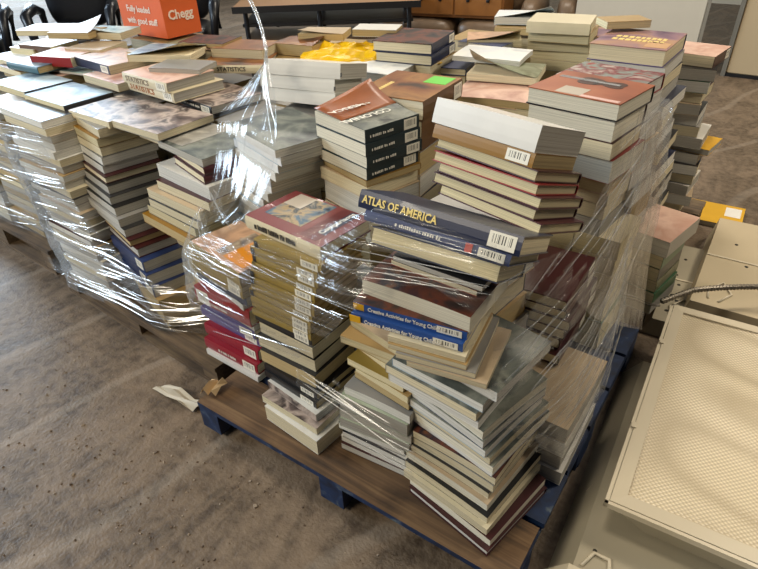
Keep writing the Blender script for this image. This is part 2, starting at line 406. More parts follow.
# left wall with the daylit bay opening
wl = MB(); wl.box(-13.7, -3, 0, -13.5, 2.2, 4.6); wl.box(-13.7, 7.5, 0, -13.5, 10.9, 4.6); wl.box(-13.7, 2.2, 3.6, -13.5, 7.5, 4.6)
struct('wall_left', wl.build('wall_left', whitem))
em = bpy.data.materials.new('daylight'); em.use_nodes = True; nt = em.node_tree; nt.nodes.clear()
e_ = nt.nodes.new('ShaderNodeEmission'); e_.inputs['Color'].default_value = (.78, .9, 1, 1); e_.inputs['Strength'].default_value = 5; o_ = nt.nodes.new('ShaderNodeOutputMaterial'); nt.links.new(e_.outputs[0], o_.inputs[0])
struct('window_1', MB().box(-13.66, 2.2, .02, -13.6, 7.5, 3.6).build('window_1', em))
steel = plain('galvanised_steel', 'A9A69E', .4, metal=.7); blackm = plain('black_plastic', '15161A', .45); darkm = plain('dark_metal', '1B1D22', .4, metal=.3)
# lower partition with the beige sliding panel on the right
pt = empty('sliding_panel', (-.15, 6.64, 0), 0, 'tall beige sliding door panel standing at the right rear', 'door panel')
MB().box(-.62, 0, .03, 1.6, .06, 2.6, bev=.008).build('panel_sheet', wallm, pt)
MB().box(-.62, -.012, .0, 1.6, .07, .03).build('floor_track', darkm, pt)
MB().box(-.66, -.02, .0, -.622, .08, 2.62).build('edge_strip', plain('edge_grey', '7E7C74', .5, metal=.4), pt)
pw = empty('white_board', (-1.68, 6.42, 0), R(10), 'white board panel leaning beside the beige sliding panel', 'board')
MB().box(-.55, 0, 0, .62, .04, 2.2, bev=.006).build('board_sheet', plain('board_white', 'CFC9BA', .5, var=.05), pw)
MB().box(.622, -.01, 0, .65, .05, 2.2).build('edge_trim', plain('edge_grey2', '8A867C', .5), pw)
post = empty('support_post', (-4.72, 6.75, 0), R(37), 'pale painted steel post standing left of the brown sofa', 'post')
MB().box(-.13, -.13, .02, .13, .13, 4.5, bev=.02).build('shaft', plain('post_paint', 'BDB4A2', .6), post)
MB().box(-.2, -.2, 0, .2, .2, .02).build('base_plate', plain('post_base', '8A8478', .6), post)
for sx in (-1, 1):
    for sy in (-1, 1): MB().tube([(sx*.165, sy*.165, .018), (sx*.165, sy*.165, .045)], .018, 6).build('anchor_bolt', darkm, post)

# ------------------------------------------------------------------ background furniture
def cushion(x0, y0, z0, x1, y1, z1, bul=.04, n=8):
    "rounded pillow block"
    vs = []; fs = []; rows = []
    import itertools
    N = n
    def P(i, j, k):
        u, v, w = 2*i/N-1, 2*j/N-1, 2*k/N-1
        p = Vector((u, v, w)); L = (abs(u)**4+abs(v)**4+abs(w)**4)**.25
        q = p/L if L else p
        return ((x0+x1)/2+q.x*(x1-x0)/2, (y0+y1)/2+q.y*(y1-y0)/2, (z0+z1)/2+q.z*(z1-z0)/2)
    idx = {}
    def V(i, j, k):
        key = (i, j, k)
        if key not in idx: idx[key] = len(vs); vs.append(P(i, j, k))
        return idx[key]
    for a in range(N):
        for c in range(N):
            fs.append([V(a, c, 0), V(a, c+1, 0), V(a+1, c+1, 0), V(a+1, c, 0)]); fs.append([V(a, c, N), V(a+1, c, N), V(a+1, c+1, N), V(a, c+1, N)])
            fs.append([V(a, 0, c), V(a+1, 0, c), V(a+1, 0, c+1), V(a, 0, c+1)]); fs.append([V(a, N, c), V(a, N, c+1), V(a+1, N, c+1), V(a+1, N, c)])
            fs.append([V(0, a, c), V(0, a, c+1), V(0, a+1, c+1), V(0, a+1, c)]); fs.append([V(N, a, c), V(N, a+1, c), V(N, a+1, c+1), V(N, a, c+1)])
    return mesh(vs, fs)
leather = plain('brown_leather', '6E5A46', .42, var=.3, scale=14, bump=.5); blackleather = plain('black_leather', '16181E', .35, var=.3, scale=12, bump=.4)
def sofa(name, loc, rz, label, mat, seats=2, sw=.62, cat='sofa', low=.0):
    s = empty(name, loc, rz, label, cat); W = seats*sw/2
    MB().box(-W, -.40, .06, W, .42, .24, bev=.02).build('base', mat, s)
    for i in range(seats):
        x = -W+i*sw
        link('seat_cushion', cushion(x+.005, -.50, .10, x+sw-.005, .25, .44), [mat], s, smooth=True)
        link('back_cushion', cushion(x+.005, .18, .36, x+sw-.005, .52, .98), [mat], s, smooth=True)
    for sg in (-1, 1):
        link('armrest', cushion(sg*(W+.11)-.11, -.46, .05, sg*(W+.11)+.11, .46, .64), [mat], s, smooth=True)
    for sx in (-1, 1):
        for sy in (-.3, .34): MB().box(sx*(W-.08)-.03, sy-.03, 0, sx*(W-.08)+.03, sy+.03, .065).build('foot', blackm, s)
    return s
sofa('sofa', (-3.45, 6.25, 0), R(14), 'brown leather two-seat sofa behind the book pallets', leather, 2, .66)
sofa('armchair', (-2.0, 6.85, 0), R(18), 'brown leather armchair at the right end of the sofa', leather, 1, .7, 'armchair')
oak = plain('oak_veneer', '8A5A2C', .45, var=.25, scale=6)
dr = empty('drawer_unit', (-3.42, 6.1, .442), R(14), 'honey-brown wooden drawer unit lying on the brown sofa', 'drawer unit')
MB().box(-.52, -.26, 0, .52, .26, .36, bev=.006).build('carcass', oak, dr)
for i in range(2):
    x = -.5+i*.51
    f_ = MB().box(x, -.282, .03, x+.49, -.258, .33, bev=.004).build('drawer_front', plain('oak_front', '96622E', .4, var=.3, scale=5), dr)
    for q in (.14, .35): link('knob', cushion(x+q-.017, -.31, .16, x+q+.017, -.28, .195, n=4), [darkm], f_, smooth=True)
def office_chair(loc, rz, label):
    s = empty('recliner_chair', loc, rz, label, 'chair', 'black leather chairs in the left background')
    link('seat', cushion(-.3, -.34, .36, .3, .3, .54), [blackleather], s, smooth=True)
    link('backrest', cushion(-.3, .22, .5, .3, .42, 1.25), [blackleather], s, smooth=True)
    for sg in (-1, 1):
        a_ = MB(); a_.tube([(sg*.34, .24, .42), (sg*.36, .26, .68), (sg*.37, .0, .74), (sg*.37, -.26, .71), (sg*.34, -.3, .42)], [.035, .04, .055, .05, .035], 8)
        a_.build('armrest', blackleather, s, smooth=True)
    MB().box(-.31, -.3, .06, .31, .34, .38, bev=.02).build('base', blackleather, s)
    link('footrest', cushion(-.27, -.42, .12, .27, -.29, .40), [blackleather], s, smooth=True)
    for sx in (-1, 1):
        for sy in (-.24, .28): MB().tube([(sx*.26, sy, 0), (sx*.26, sy, .07)], .03, 8).build('foot', darkm, s)
    return s
for (x, y, rz, l) in [(-6.75, 2.45, 58, 'black leather chair farthest left, beside the bright opening'), (-6.1, 3.2, 50, 'black leather chair between the other two black chairs'), (-5.4, 3.9, 46, 'black leather chair nearest the orange carton'), ]:
    office_chair((x, y, 0), R(rz), l)
ot = empty('footstool', (-6.0, 2.0, 0), R(20), 'black leather footstool in front of the black chairs', 'footstool')
link('cushion', cushion(-.32, -.25, .22, .32, .25, .46), [blackleather], ot, smooth=True)
MB().box(-.26, -.2, .05, .26, .2, .24, bev=.01).build('base', blackm, ot)
for sx in (-1, 1):
    for sy in (-1, 1): MB().tube([(sx*.22, sy*.16, 0), (sx*.22, sy*.16, .06)], .025, 8).build('foot', darkm, ot)
# folded mobile tables
def folding_table(loc, rz, label, L=1.5, z=.62):
    s = empty('folding_table', loc, rz, label, 'table', 'mobile folding tables at the back')
    MB().box(-L/2, -.38, z, L/2, .38, z+.03, bev=.004).build('tabletop', plain('table_wood', '9A7350', .35, var=.2, scale=5), s)
    MB().box(-L/2-.004, -.384, z-.025, L/2+.004, -.372, z+.032).build('edge_band', blackm, s)
    MB().box(-L/2+.06, -.3, z-.16, L/2-.06, .3, z-.13, bev=.004).build('bench_seat', blackm, s)
    MB().box(-L/2+.06, -.32, z-.30, L/2-.06, .32, z-.275, bev=.004).build('lower_shelf', plain('shelf_brown', '5A4634', .4), s)
    for sx in (-1, -.1, 1):
        for sy in (-1, 1): MB().tube([(sx*(L/2-.1), sy*.3, .07), (sx*(L/2-.1), sy*.3, z)], .022, 8).build('leg', darkm, s)
    for sx in (-1, 1):
        for sy in (-1, 1): MB().tube([(sx*(L/2-.1)-.018, sy*.3, .05), (sx*(L/2-.1)+.018, sy*.3, .05)], .05, 12).build('caster', blackm, s)
    mb = MB(); mb.tube([(-L/2+.1, -.3, .2), (L/2-.1, -.3, .2)], .015, 6); mb.tube([(-L/2+.1, .3, .2), (L/2-.1, .3, .2)], .015, 6); mb.build('crossbar', darkm, s)
    return s
folding_table((-4.15, 4.75, 0), R(38), 'wood-topped folding table on black legs nearest the orange carton', 1.75, .7)
folding_table((-6.1, 6.9, 0), R(34), 'dark folding table on casters standing left of the post', 1.5, .45)

# ------------------------------------------------------------------ pallets
def wood(name, cols):
    m, nt, b = nodes_of(name); L = nt.links.new; tc = nt.nodes.new('ShaderNodeTexCoord'); oi = nt.nodes.new('ShaderNodeObjectInfo')
    ml = nt.nodes.new('ShaderNodeMath'); ml.operation = 'MULTIPLY'; ml.inputs[1].default_value = 31; L(oi.outputs['Random'], ml.inputs[0])
    fs = []
    for st, det, ds in (((1.5, 45, 45), 6, 1.2), ((5, 7, 7), 4, .5)):
        ad = nt.nodes.new('ShaderNodeVectorMath'); mp = nt.nodes.new('ShaderNodeMapping'); mp.inputs['Scale'].default_value = st
        L(tc.outputs['Object'], ad.inputs[0]); L(ml.outputs[0], ad.inputs[1]); L(ad.outputs[0], mp.inputs['Vector'])
        n = nt.nodes.new('ShaderNodeTexNoise'); n.inputs['Scale'].default_value = 1; n.inputs['Detail'].default_value = det; n.inputs['Distortion'].default_value = ds; L(mp.outputs['Vector'], n.inputs['Vector']); fs.append(n)
    r_ = nt.nodes.new('ShaderNodeValToRGB'); e = r_.color_ramp.elements; e.new(.5)
    for i, c in enumerate(cols): e[i].position = (.33, .5, .68)[i]; e[i].color = rgb(c)
    mx = nt.nodes.new('ShaderNodeMath'); mx.operation = 'MULTIPLY_ADD'; mx.inputs[1].default_value = .5; hf = nt.nodes.new('ShaderNodeMath'); hf.operation = 'MULTIPLY'; hf.inputs[1].default_value = .5
    L(fs[1].outputs['Fac'], hf.inputs[0]); L(fs[0].outputs['Fac'], mx.inputs[0]); L(hf.outputs[0], mx.inputs[2]); L(mx.outputs[0], r_.inputs['Fac']); L(r_.outputs['Color'], b.inputs['Base Color'])
    bp = nt.nodes.new('ShaderNodeBump'); bp.inputs['Strength'].default_value = .4; bp.inputs['Distance'].default_value = .004; L(fs[0].outputs['Fac'], bp.inputs['Height']); L(bp.outputs['Normal'], b.inputs['Normal']); b.inputs['Roughness'].default_value = .7
    MATS[name] = m; return m
woodm = wood('pallet_wood', ('2A1E14', '604830', '84694A'))
wood2 = wood('pallet_wood_grey', ('2C241C', '5C4A36', '7A664A'))
def worn_blue():
    m, nt, b = nodes_of('worn_blue_paint_and_shade'); tc = nt.nodes.new('ShaderNodeTexCoord')
    n = nt.nodes.new('ShaderNodeTexNoise'); n.inputs['Scale'].default_value = 16; n.inputs['Detail'].default_value = 7; n.inputs['Distortion'].default_value = .8
    nt.links.new(tc.outputs['Object'], n.inputs['Vector'])
    r_ = nt.nodes.new('ShaderNodeValToRGB'); e = r_.color_ramp.elements; e[0].position = .3; e[0].color = rgb('08152C'); e.new(.5); e[1].position = .58; e[1].color = rgb('112C54'); e[2].position = .72; e[2].color = rgb('56636E')
    nt.links.new(n.outputs['Fac'], r_.inputs['Fac']); nt.links.new(r_.outputs['Color'], b.inputs['Base Color']); b.inputs['Roughness'].default_value = .6
    return m
bluem = worn_blue()
def pallet(Nx, Ny, w, d, rot, label, blue, h=.14, nb=6):
    s = empty('pallet', (Nx, Ny, 0), R(rot), label, 'pallet')   # local origin: near right corner
    bm, wm = (bluem, woodm) if blue else (wood2, wood2)
    bt = .02
    rnd = random.Random(int(abs(Nx)*100))
    bw = d/nb*.93
    for i in range(nb):
        y = i*(d-bw)/(nb-1)
        mb = MB(); mb.box(-w+rnd.uniform(-.004, .004), y, h-bt, rnd.uniform(-.004, .004), y+bw, h)
        o = mb.build('deck_board', [wm if i == 0 or not blue else bm, bm], s)  # on the blue pallet, rear boards are dark blue to imitate the gap's shade
        for p in o.data.polygons:
            if p.normal.z < .5: p.material_index = 1
    for i in range(3):
        x = -w+.001+i*(w-.092)/2
        mb = MB()
        for y0, y1 in ((0, .15), (d/2-.09, d/2+.09), (d-.15, d)): mb.box(x, y0+.004, .018, x+.09, y1-.004, h-bt-.018)
        mb.box(x, .004, h-bt-.018, x+.09, d-.004, h-bt)
        mb.build('stringer', bm, s)
    for y in ((d/2-.05, d-.1) if blue else (0, d/2-.05, d-.1)):
        MB().box(-w, y, 0, 0, y+.1, .018).build('bottom_board', bm, s)
    return s
pallet(-.225, .80, 1.18, 1.23, 2.0, 'blue-painted wooden pallet carrying the near book stacks', True)
pallet(-1.52, .93, 1.14, 1.22, -1.5, 'bare wooden pallet under the left wrapped book load', False, .06+.04)
pallet(-2.86, 1.0, 1.1, 1.22, 0, 'wooden pallet at the left edge, behind the left load', False)
pallet(-.30, 2.14, 1.15, 1.2, 0, 'pallet hidden in shadow behind the near right load', False)
pallet(-1.50, 2.20, 1.2, 1.1, 0, 'pallet behind the near load, left of the sofa view', False)
# torn scrap on the floor
def crumple(name, pts, mat, label, cat, thick=.002, seed=3, amp=.02, sub=5):
    rnd = random.Random(seed); n = len(pts)-1
    vs = []; fs = []
    for i, (a, c) in enumerate(pts):
        for k in range(sub):
            f = k/(sub-1); vs.append(Vector((a[0]+(c[0]-a[0])*f, a[1]+(c[1]-a[1])*f, a[2]+(c[2]-a[2])*f+amp*rnd.random())))
    for i in range(n):
        for k in range(sub-1): fs.append([i*sub+k, (i+1)*sub+k, (i+1)*sub+k+1, i*sub+k+1])
    o = link(name, mesh(vs, fs), [mat]); md = o.modifiers.new('s', 'SOLIDIFY'); md.thickness = thick
    return tag(o, label, cat)
a0, a1, a2, a3 = [at(u, v, 0) for u, v in ((153, 390), (166, 397), (178, 405), (193, 413))]
crumple('torn_paper', [((p[0], p[1], .004), (p[0]+.05, p[1]+.045, .006+.03*(i % 2))) for i, p in enumerate((a0, a1, a2, a3))], plain('dirty_paper', 'B5AC9A', .6), 'torn strip of dirty white paper on the floor beside the pallets', 'paper scrap', amp=.025)
p_ = [at(u, v, .145) for u, v in ((200, 397), (206, 390), (212, 384))]
crumple('torn_cardboard', [((p[0], p[1]+.005, .148), (p[0]+.05, p[1]+.03, .15)) for p in p_], plain('torn_card', 'C9AE86', .8), 'scrap of torn cardboard on the near pallet corner', 'cardboard scrap', amp=.035, seed=8)
# grit on the floor
rnd = random.Random(5); mb = MB()
for _ in range(1500):
    u, v = rnd.uniform(-40, 420), rnd.uniform(300, 600); x, y = at(u, v, 0)
    if y > .74 or noise.noise(Vector((x*3, y*3, 0))) < rnd.uniform(-.5, .45): continue
    s_ = rnd.uniform(.0012, .0038) * (1.8 if rnd.random() < .05 else 1); M = Matrix.Translation((x, y, s_*.3)) @ Matrix.Rotation(rnd.uniform(0, 6), 4, Vector((rnd.random(), rnd.random(), rnd.random())).normalized())
    mb.box(-s_, -s_*.8, -s_*.6, s_, s_*.7, s_*.6, mi=rnd.choice((0, 0, 1)), M=M)
tag(mb.build('grit', [plain('grit_brown', '6A5A4C', .9), plain('grit_pale', '9A8B7A', .9)]), 'loose grit and dirt crumbs scattered over the concrete', 'grit', kind='stuff')

# ------------------------------------------------------------------ light fixtures on the right
enam = plain('white_enamel', 'D2C8B2', .4, var=.05, scale=5); enam2 = plain('grey_enamel', 'A8A08C', .45, var=.1, scale=4)
def lens_mat():
    m, nt, b = nodes_of('prismatic_lens'); tc = nt.nodes.new('ShaderNodeTexCoord')
    vo = nt.nodes.new('ShaderNodeTexVoronoi'); vo.inputs['Scale'].default_value = 95; vo.inputs['Randomness'].default_value = .0
    mp = nt.nodes.new('ShaderNodeMapping'); mp.inputs['Rotation'].default_value = (0, 0, R(45)); nt.links.new(tc.outputs['Object'], mp.inputs['Vector']); nt.links.new(mp.outputs['Vector'], vo.inputs['Vector'])
    rp = nt.nodes.new('ShaderNodeValToRGB'); rp.color_ramp.elements[0].color = rgb('F2E6CC'); rp.color_ramp.elements[1].color = rgb('BDAF94'); rp.color_ramp.elements[0].position = .1; rp.color_ramp.elements[1].position = .62
    nt.links.new(vo.outputs['Distance'], rp.inputs['Fac']); nt.links.new(rp.outputs['Color'], b.inputs['Base Color'])
    bp = nt.nodes.new('ShaderNodeBump'); bp.inputs['Strength'].default_value = .8; bp.inputs['Distance'].default_value = .004; bp.invert = True
    nt.links.new(vo.outputs['Distance'], bp.inputs['Height']); nt.links.new(bp.outputs['Normal'], b.inputs['Normal'])
    b.inputs['Roughness'].default_value = .3
    return m
lensm = lens_mat()
def troffer(loc, rz, label, W=.6, L=1.05, lens=True, group=None, flip=False):
    "origin: near left corner, x to the right, y away; body below, frame and lens on top"
    s = empty('fluorescent_fixture', loc, rz, label, 'light fixture', group)
    hb = MB(); z1 = -.004
    hb.quadbox([(.10, .02, -.095), (W-.10, .02, -.095), (W-.10, L-.02, -.095), (.10, L-.02, -.095), (.004, .004, z1-.012), (W-.004, .004, z1-.012), (W-.004, L-.004, z1-.012), (.004, L-.004, z1-.012)])
    hb.build('housing', enam2, s)
    if lens:
        fr = MB(); e = .038
        for i, q in enumerate((((0, 0), (W, 0), (W-e, e), (e, e)), ((W, 0), (W, L), (W-e, L-e), (W-e, e)), ((W, L), (0, L), (e, L-e), (W-e, L-e)), ((0, L), (0, 0), (e, e), (e, L-e)))):
            fr.quadbox([(q[0][0], q[0][1], -.016), (q[1][0], q[1][1], -.016), (q[2][0], q[2][1], -.016), (q[3][0], q[3][1], -.016), (q[0][0], q[0][1], 0), (q[1][0], q[1][1], 0), (q[2][0], q[2][1], .004), (q[3][0], q[3][1], .004)])
        fr.build('door_frame', enam, s)
        tr = MB(); e0, e1 = -.012, -.002
        tr.box(e0, e0, -.02, e1, L-e0, -.002); tr.box(W-e1, e0, -.02, W-e0, L-e0, -.002); tr.box(e0, e0, -.02, W-e0, e1, -.002); tr.box(e0, L-e1, -.02, W-e0, L-e0, -.002)
        tr.build('flange', enam, s)
        n = 40; vs = []; fs = []
        for j in range(n+1):
            for i in range(9):
                x = e+(W-2*e)*i/8; y = e+(L-2*e)*j/n
                vs.append((x, y, -.003+.009*math.sin(y*11+x*3+1)*math.sin(math.pi*i/8)))
        for j in range(n):
            for i in range(8): fs.append([j*9+i, j*9+i+1, (j+1)*9+i+1, (j+1)*9+i])
        link('lens', mesh(vs, fs), [lensm], s, smooth=True)
        for yy in (.3, .75): MB().box(-.008, L*yy-.012, -.014, .006, L*yy+.012, .0045).build('latch', enam, s)
    return s
nf = at(610, 500, .20)
troffer((nf[0], nf[1], .20), R(4.7), 'fluorescent light fixture with square frame and prismatic lens, topmost of the pile', .62, 1.03)
# lower fixture: open side down, its flat back and end plate showing
lf = empty('fluorescent_fixture', (-.185, .955, .0), R(5), 'grey metal fixture housing lying back-up under the framed lens fixture', 'light fixture')
MB().quadbox([(.0, .0, 0), (.64, .0, 0), (.64, .95, 0), (.0, .95, 0), (.06, .01, .095), (.58, .01, .095), (.58, .94, .095), (.06, .94, .095)]).build('back_pan', enam2, lf)
MB().quadbox([(-.03, -.02, .0), (.67, -.02, .0), (.67, .0, 0), (-.03, 0, 0), (.05, -.012, .10), (.59, -.012, .10), (.59, .008, .10), (.05, .008, .10)]).build('end_plate', enam, lf)
def holes(parent, pts, r=.006):
    for (x, y, z) in pts: MB().tube([(x, y, z-.001), (x, y, z+.0012)], r, 8).build('screw_hole', plain('hole_dark', '2A2620', .8), parent)
holes(lf, [(.1, .08, .095), (.12, .35, .095), (.09, .6, .095), (.3, .05, .095)])
def tab(parent, pts, r=.006):
    MB().tube(pts, r, 6).build('knockout_tab', enam, parent, smooth=True)
tab(lf, [(.05, .25, .062), (.07, .29, .09), (.045, .33, .06), (.03, .30, .04)])
tab(lf, [(.1, -.012, .06), (.13, -.016, .09), (.17, -.018, .07), (.16, -.02, .03)])
tab(lf, [(.08, .02, .097), (.1, .07, .099), (.14, .07, .099), (.15, .03, .098)])
# housings in the right background pile
for (u, v, z, rz, W_, L_, lab) in [(690, 300, .14, 3, .75, .85, 'grey steel fixture housing lying back-up behind the lens fixture'), (652, 318, .07, 5, .12, .7, 'low steel fixture tray on the floor beside the cable end')]:
    p = at(u, v, z); s = empty('fixture_housing', (p[0], p[1], 0), R(rz), lab, 'light fixture')
    MB().quadbox([(-.03, -.02, 0), (W_, -.02, 0), (W_, L_+.02, 0), (-.03, L_+.02, 0), (.0, .0, z), (W_, .0, z), (W_, L_, z), (.0, L_, z)]).build('back_pan', enam2 if z < .1 else plain('beige_enamel', 'C0B296', .45, var=.06, scale=4), s)
    rr = random.Random(int(u)); holes(s, [(rr.uniform(.03, W_*.6), rr.uniform(.05, L_-.05), z) for _ in range(7)], .008)
    MB().box(0, L_*.5, z, W_, L_*.5+.012, z+.004).build('seam', enam, s)
    tab(s, [(.06, .05, z+.002), (.05, .12, z+.004), (.1, .2, z+.004), (.14, .12, z+.004), (.1, .04, z+.002)], .005)
# flexible conduit
pts = []
ca_ = [at(u, v, .2) for u, v in ((660, 306), (690, 299), (725, 298), (762, 296), (800, 300))]
for i in range(len(ca_)-1):
    for k in range(22):
        f = k/22; pts.append((ca_[i][0]+(ca_[i+1][0]-ca_[i][0])*f, ca_[i][1]+(ca_[i+1][1]-ca_[i][1])*f, .222+.03*math.sin((i+f)/4*math.pi)))
cb = empty('conduit', pts[0], 0, 'flexible ribbed metal conduit lying across the light fixtures', 'cable')
sh = [Vector(p)-Vector(pts[0]) for p in pts]
MB().tube(sh, [.0125 if i % 2 else .0095 for i in range(len(sh))], 8).build('armour', plain('conduit_steel', '8C857A', .4, metal=.8), cb)
e0_ = [at(u, v, z) + (z,) for u, v, z in ((660, 306, .22), (648, 305, .21), (636, 300, .19), (624, 297, .2), (615, 300, .2))]
for q in range(2):
    MB().tube([Vector(p)-Vector(pts[0])+Vector((0, .006*q, .004*q*i)) for i, p in enumerate(e0_)], .0025, 6).build('wire', plain('wire_grey', '6A655C', .5), cb, smooth=True)

# ------------------------------------------------------------------ lights
def area(name, loc, to, size, power, col, sy=None):
    l = bpy.data.lights.new(name, 'AREA'); l.energy = power; l.size = size; l.color = col
    if sy: l.shape = 'RECTANGLE'; l.size_y = sy
    o = bpy.data.objects.new(name, l); COL.objects.link(o); o.location = loc
    o.rotation_euler = (Vector(to)-Vector(loc)).to_track_quat('-Z', 'Y').to_euler(); return o
area('bay_daylight', (-9.5, 3.6, 2.6), (-1.5, 1.2, .4), 3.0, 430, (.66, .83, 1), 2.6)
area('bay_daylight_side', (-7.6, -1.8, 2.8), (-1.8, 1.0, .5), 3.0, 380, (.72, .86, 1), 2.4)
area('ceiling_lamp_a', (-1.3, 1.4, 4.4), (-1.1, 1.1, 0), 1.3, 62, (1, .88, .70), .6)
area('ceiling_lamp_front', (-2.3, -2.3, 3.4), (-1.1, 1.1, .6), 1.6, 120, (1, .89, .70), .7)
area('ceiling_lamp_b', (2.0, 4.6, 4.2), (.1, 2.2, 0), 1.3, 150, (1, .87, .68), .6)
area('ceiling_lamp_c', (-2.5, 5.5, 4.4), (-2, 4, 0), 1.3, 120, (1, .90, .76), .6)
area('ceiling_lamp_d', (-6.5, 6.5, 4.4), (-6, 5.5, 0), 1.3, 90, (1, .93, .82), .6)
w = bpy.data.worlds.new('world'); scn.world = w; w.use_nodes = True
w.node_tree.nodes['Background'].inputs['Color'].default_value = (.82, .88, 1, 1); w.node_tree.nodes['Background'].inputs['Strength'].default_value = .06
scn.view_settings.view_transform = 'Standard'; scn.view_settings.look = 'None'; scn.view_settings.gamma = 1; scn.view_settings.exposure = 0.0
def K(u, v, z): return (z,)+at(u, v, z)
def hid(n, t, w, d, rot=0, cov=('grey', 'tan', 'navy', 'beige')):
    return [b(t, w, d, cov[i % len(cov)], rot=rot, pg=('cream', 'white', 'tan')[i % 3], side='B', hid=1) for i in range(n)]
def lettering(bk, body, size, ink, A, B, t, bold=.0003, sx=1, xo=0):
    textmesh('spine_title', body, size, ink, bk, (xo, -B/2-.0042, t/2), (R(90), 0, 0), sx, .0006, bold)
CUR[0] = 'near'
# S4 the front corner stack
ph = 'the front corner stack'
rows = [b(.024, .29, .28, 'maroon', rot=-9, kind='H', pg='white', side='B')]
rows += [b(.0275, .285-.003*i, .27, ('maroon', 'cream', 'black', 'beige', 'charcoal', 'grey')[i], rot=-8+.7*i, pg=('ivory', 'cream', 'cream', 'ivory', 'cream', 'cream')[i], amp=.002+.0012*i, side='B') for i in range(6)]
rows += [b(.029, .265, .27, 'black', rot=-2, pg='cream', amp=.009, side='B', top='art dark', label='black paperback with faint gold lettering on its cover, midway up the front corner stack')]
rows += [b(.028, .30, .26, ['dark blue', 'white', 'grey', 'pale blue'][i % 4], rot=-8-i*.5, pg=['white', 'white', 'ivory', 'cream'][(i+1) % 4], amp=.008, side='L', top='art slate') for i in range(6)]
rows += [b(.029, .27, .25, ['white', 'grey', 'pale blue', 'dark blue'][i % 4], rot=-3, pg=['white', 'cream', 'white'][i % 3], amp=.007, side='L', top='art slate') for i in range(3)]
rows += [b(.034, .27, .25, 'grey', rot=-6, pg='white', top='art slate', side='B')]
rows += [b(.016, .20, .22, c, rot=12, pg='cream', side='B') for c in ('beige', 'grey', 'tan', 'cream')]
rows += [b(.024, .30, .22, 'blue', rot=9, side='F', bar='r', kind='P', label='blue-spined activities textbook with yellow corner, lower one of its matching pair'), b(.024, .30, .22, 'blue', rot=9, side='F', bar='r', top='art dark', label='blue-spined activities textbook with yellow corner, upper one of its matching pair')]
rows += [b(.050, .30, .22, 'cream', rot=2, top='art dark', pg='ivory', side='B', amp=.006, label='thick cream-paged paperback with dark picture cover above the blue activities pair')]
rows += [b(.018, .25, .15, 'red', rot=-2, top='art red', pg='cream', side='B', dy=.07, dx=-.03), b(.016, .25, .14, 'charcoal', rot=0, pg='grey', side='B', dy=.075, dx=-.02)]
S4, _ = stack(ph, [K(489, 552, .166), K(489, 495, .30), K(496, 476, .36), K(490, 455, .45), K(476, 412, .58), K(496, 392, .645), K(464, 362, .70), K(466, 323, .775), K(474, 304, .85), K(486, 292, .885)], rows, group=None, jit=(.005, .005, 1.2), seed=4)
ST = tstack(ph, (*at(497, 284, .905), .905), 24, 0, [b(.042, .33, .17, 'navy', rot=2, pg='yellowed', kind='H', side='B', label='thick navy hardcover with yellowed pages facing front, just below the blue atlases'),
     b(.026, .38, .19, 'dark blue', side='F', bar='r', kind='H', dx=.015, label='slim bright blue hardcover atlas directly under the gold-lettered atlas'), b(.044, .42, .19, 'navy', side='F', bar='r', kind='H', dx=.03, label='large navy hardcover atlas with gold title lettering along its spine')], jit=(0, 0, 0))
atlas, blu = ST[-1], ST[-2]
lettering(atlas, 'ATLAS OF AMERICA', .027, gold_ink, .42, .19, .044, .0005, .86, -.095)
lettering(blu, 'STATES AND NATIONS'[:0] or 'ATLAS', .001, gold_ink, .4, .26, .026) if 0 else spine_marks(blu, .026, .38, .19, white_ink, -.1, .02, 1, .3, 2)
MB().box(.085, -.1005, .003, .102, -.0982, .023).build('red_label', plain('label_red', 'B8382A', .4), blu)
for q in [o for o in S4 if 'activities' in o['label']]:
    lettering(q, 'Creative Activities for Young Children', .0155, white_ink, .3, .22, .024, .0002, .84, -.005)
    MB().box(-.148, -.1125, .002, -.118, -.1107, .021).build('yellow_corner_panel', plain('panel_yellow', 'D8A418', .4), q)

# S3 low stack left of the corner
rows = [b(.026, .23, .25, c, pg='white', side='B', rot=4) for c in ('maroon', 'white', 'black', 'maroon', 'charcoal')]
rows += [b(.034, .23, .25, 'pale green', pg='grey', side='L', rot=6, amp=.003), b(.034, .23, .25, 'grey', pg='grey', side='L', rot=6, amp=.006, top='art grey')]
rows += [b(.05, .23, .25, 'pale green', pg='grey', side='B', rot=8, amp=.007), b(.034, .22, .24, 'grey', pg='white', rot=4, side='B', amp=.007), b(.028, .2, .24, 'black', pg='tan', side='B', rot=-3)]
rows += [b(.027, .2, .23, c, pg='yellowed', rot=r_, side='B') for c, r_ in (('tan', -8), ('gold', -4), ('tan', -12), ('ochre', -6), ('tan', 3), ('beige', -8))]
S3, _ = stack('the low stack left of the corner', [K(405, 472, .168), K(410, 420, .40), K(402, 352, .6), K(392, 330, .67)], rows, jit=(.008, .006, 3), seed=5)

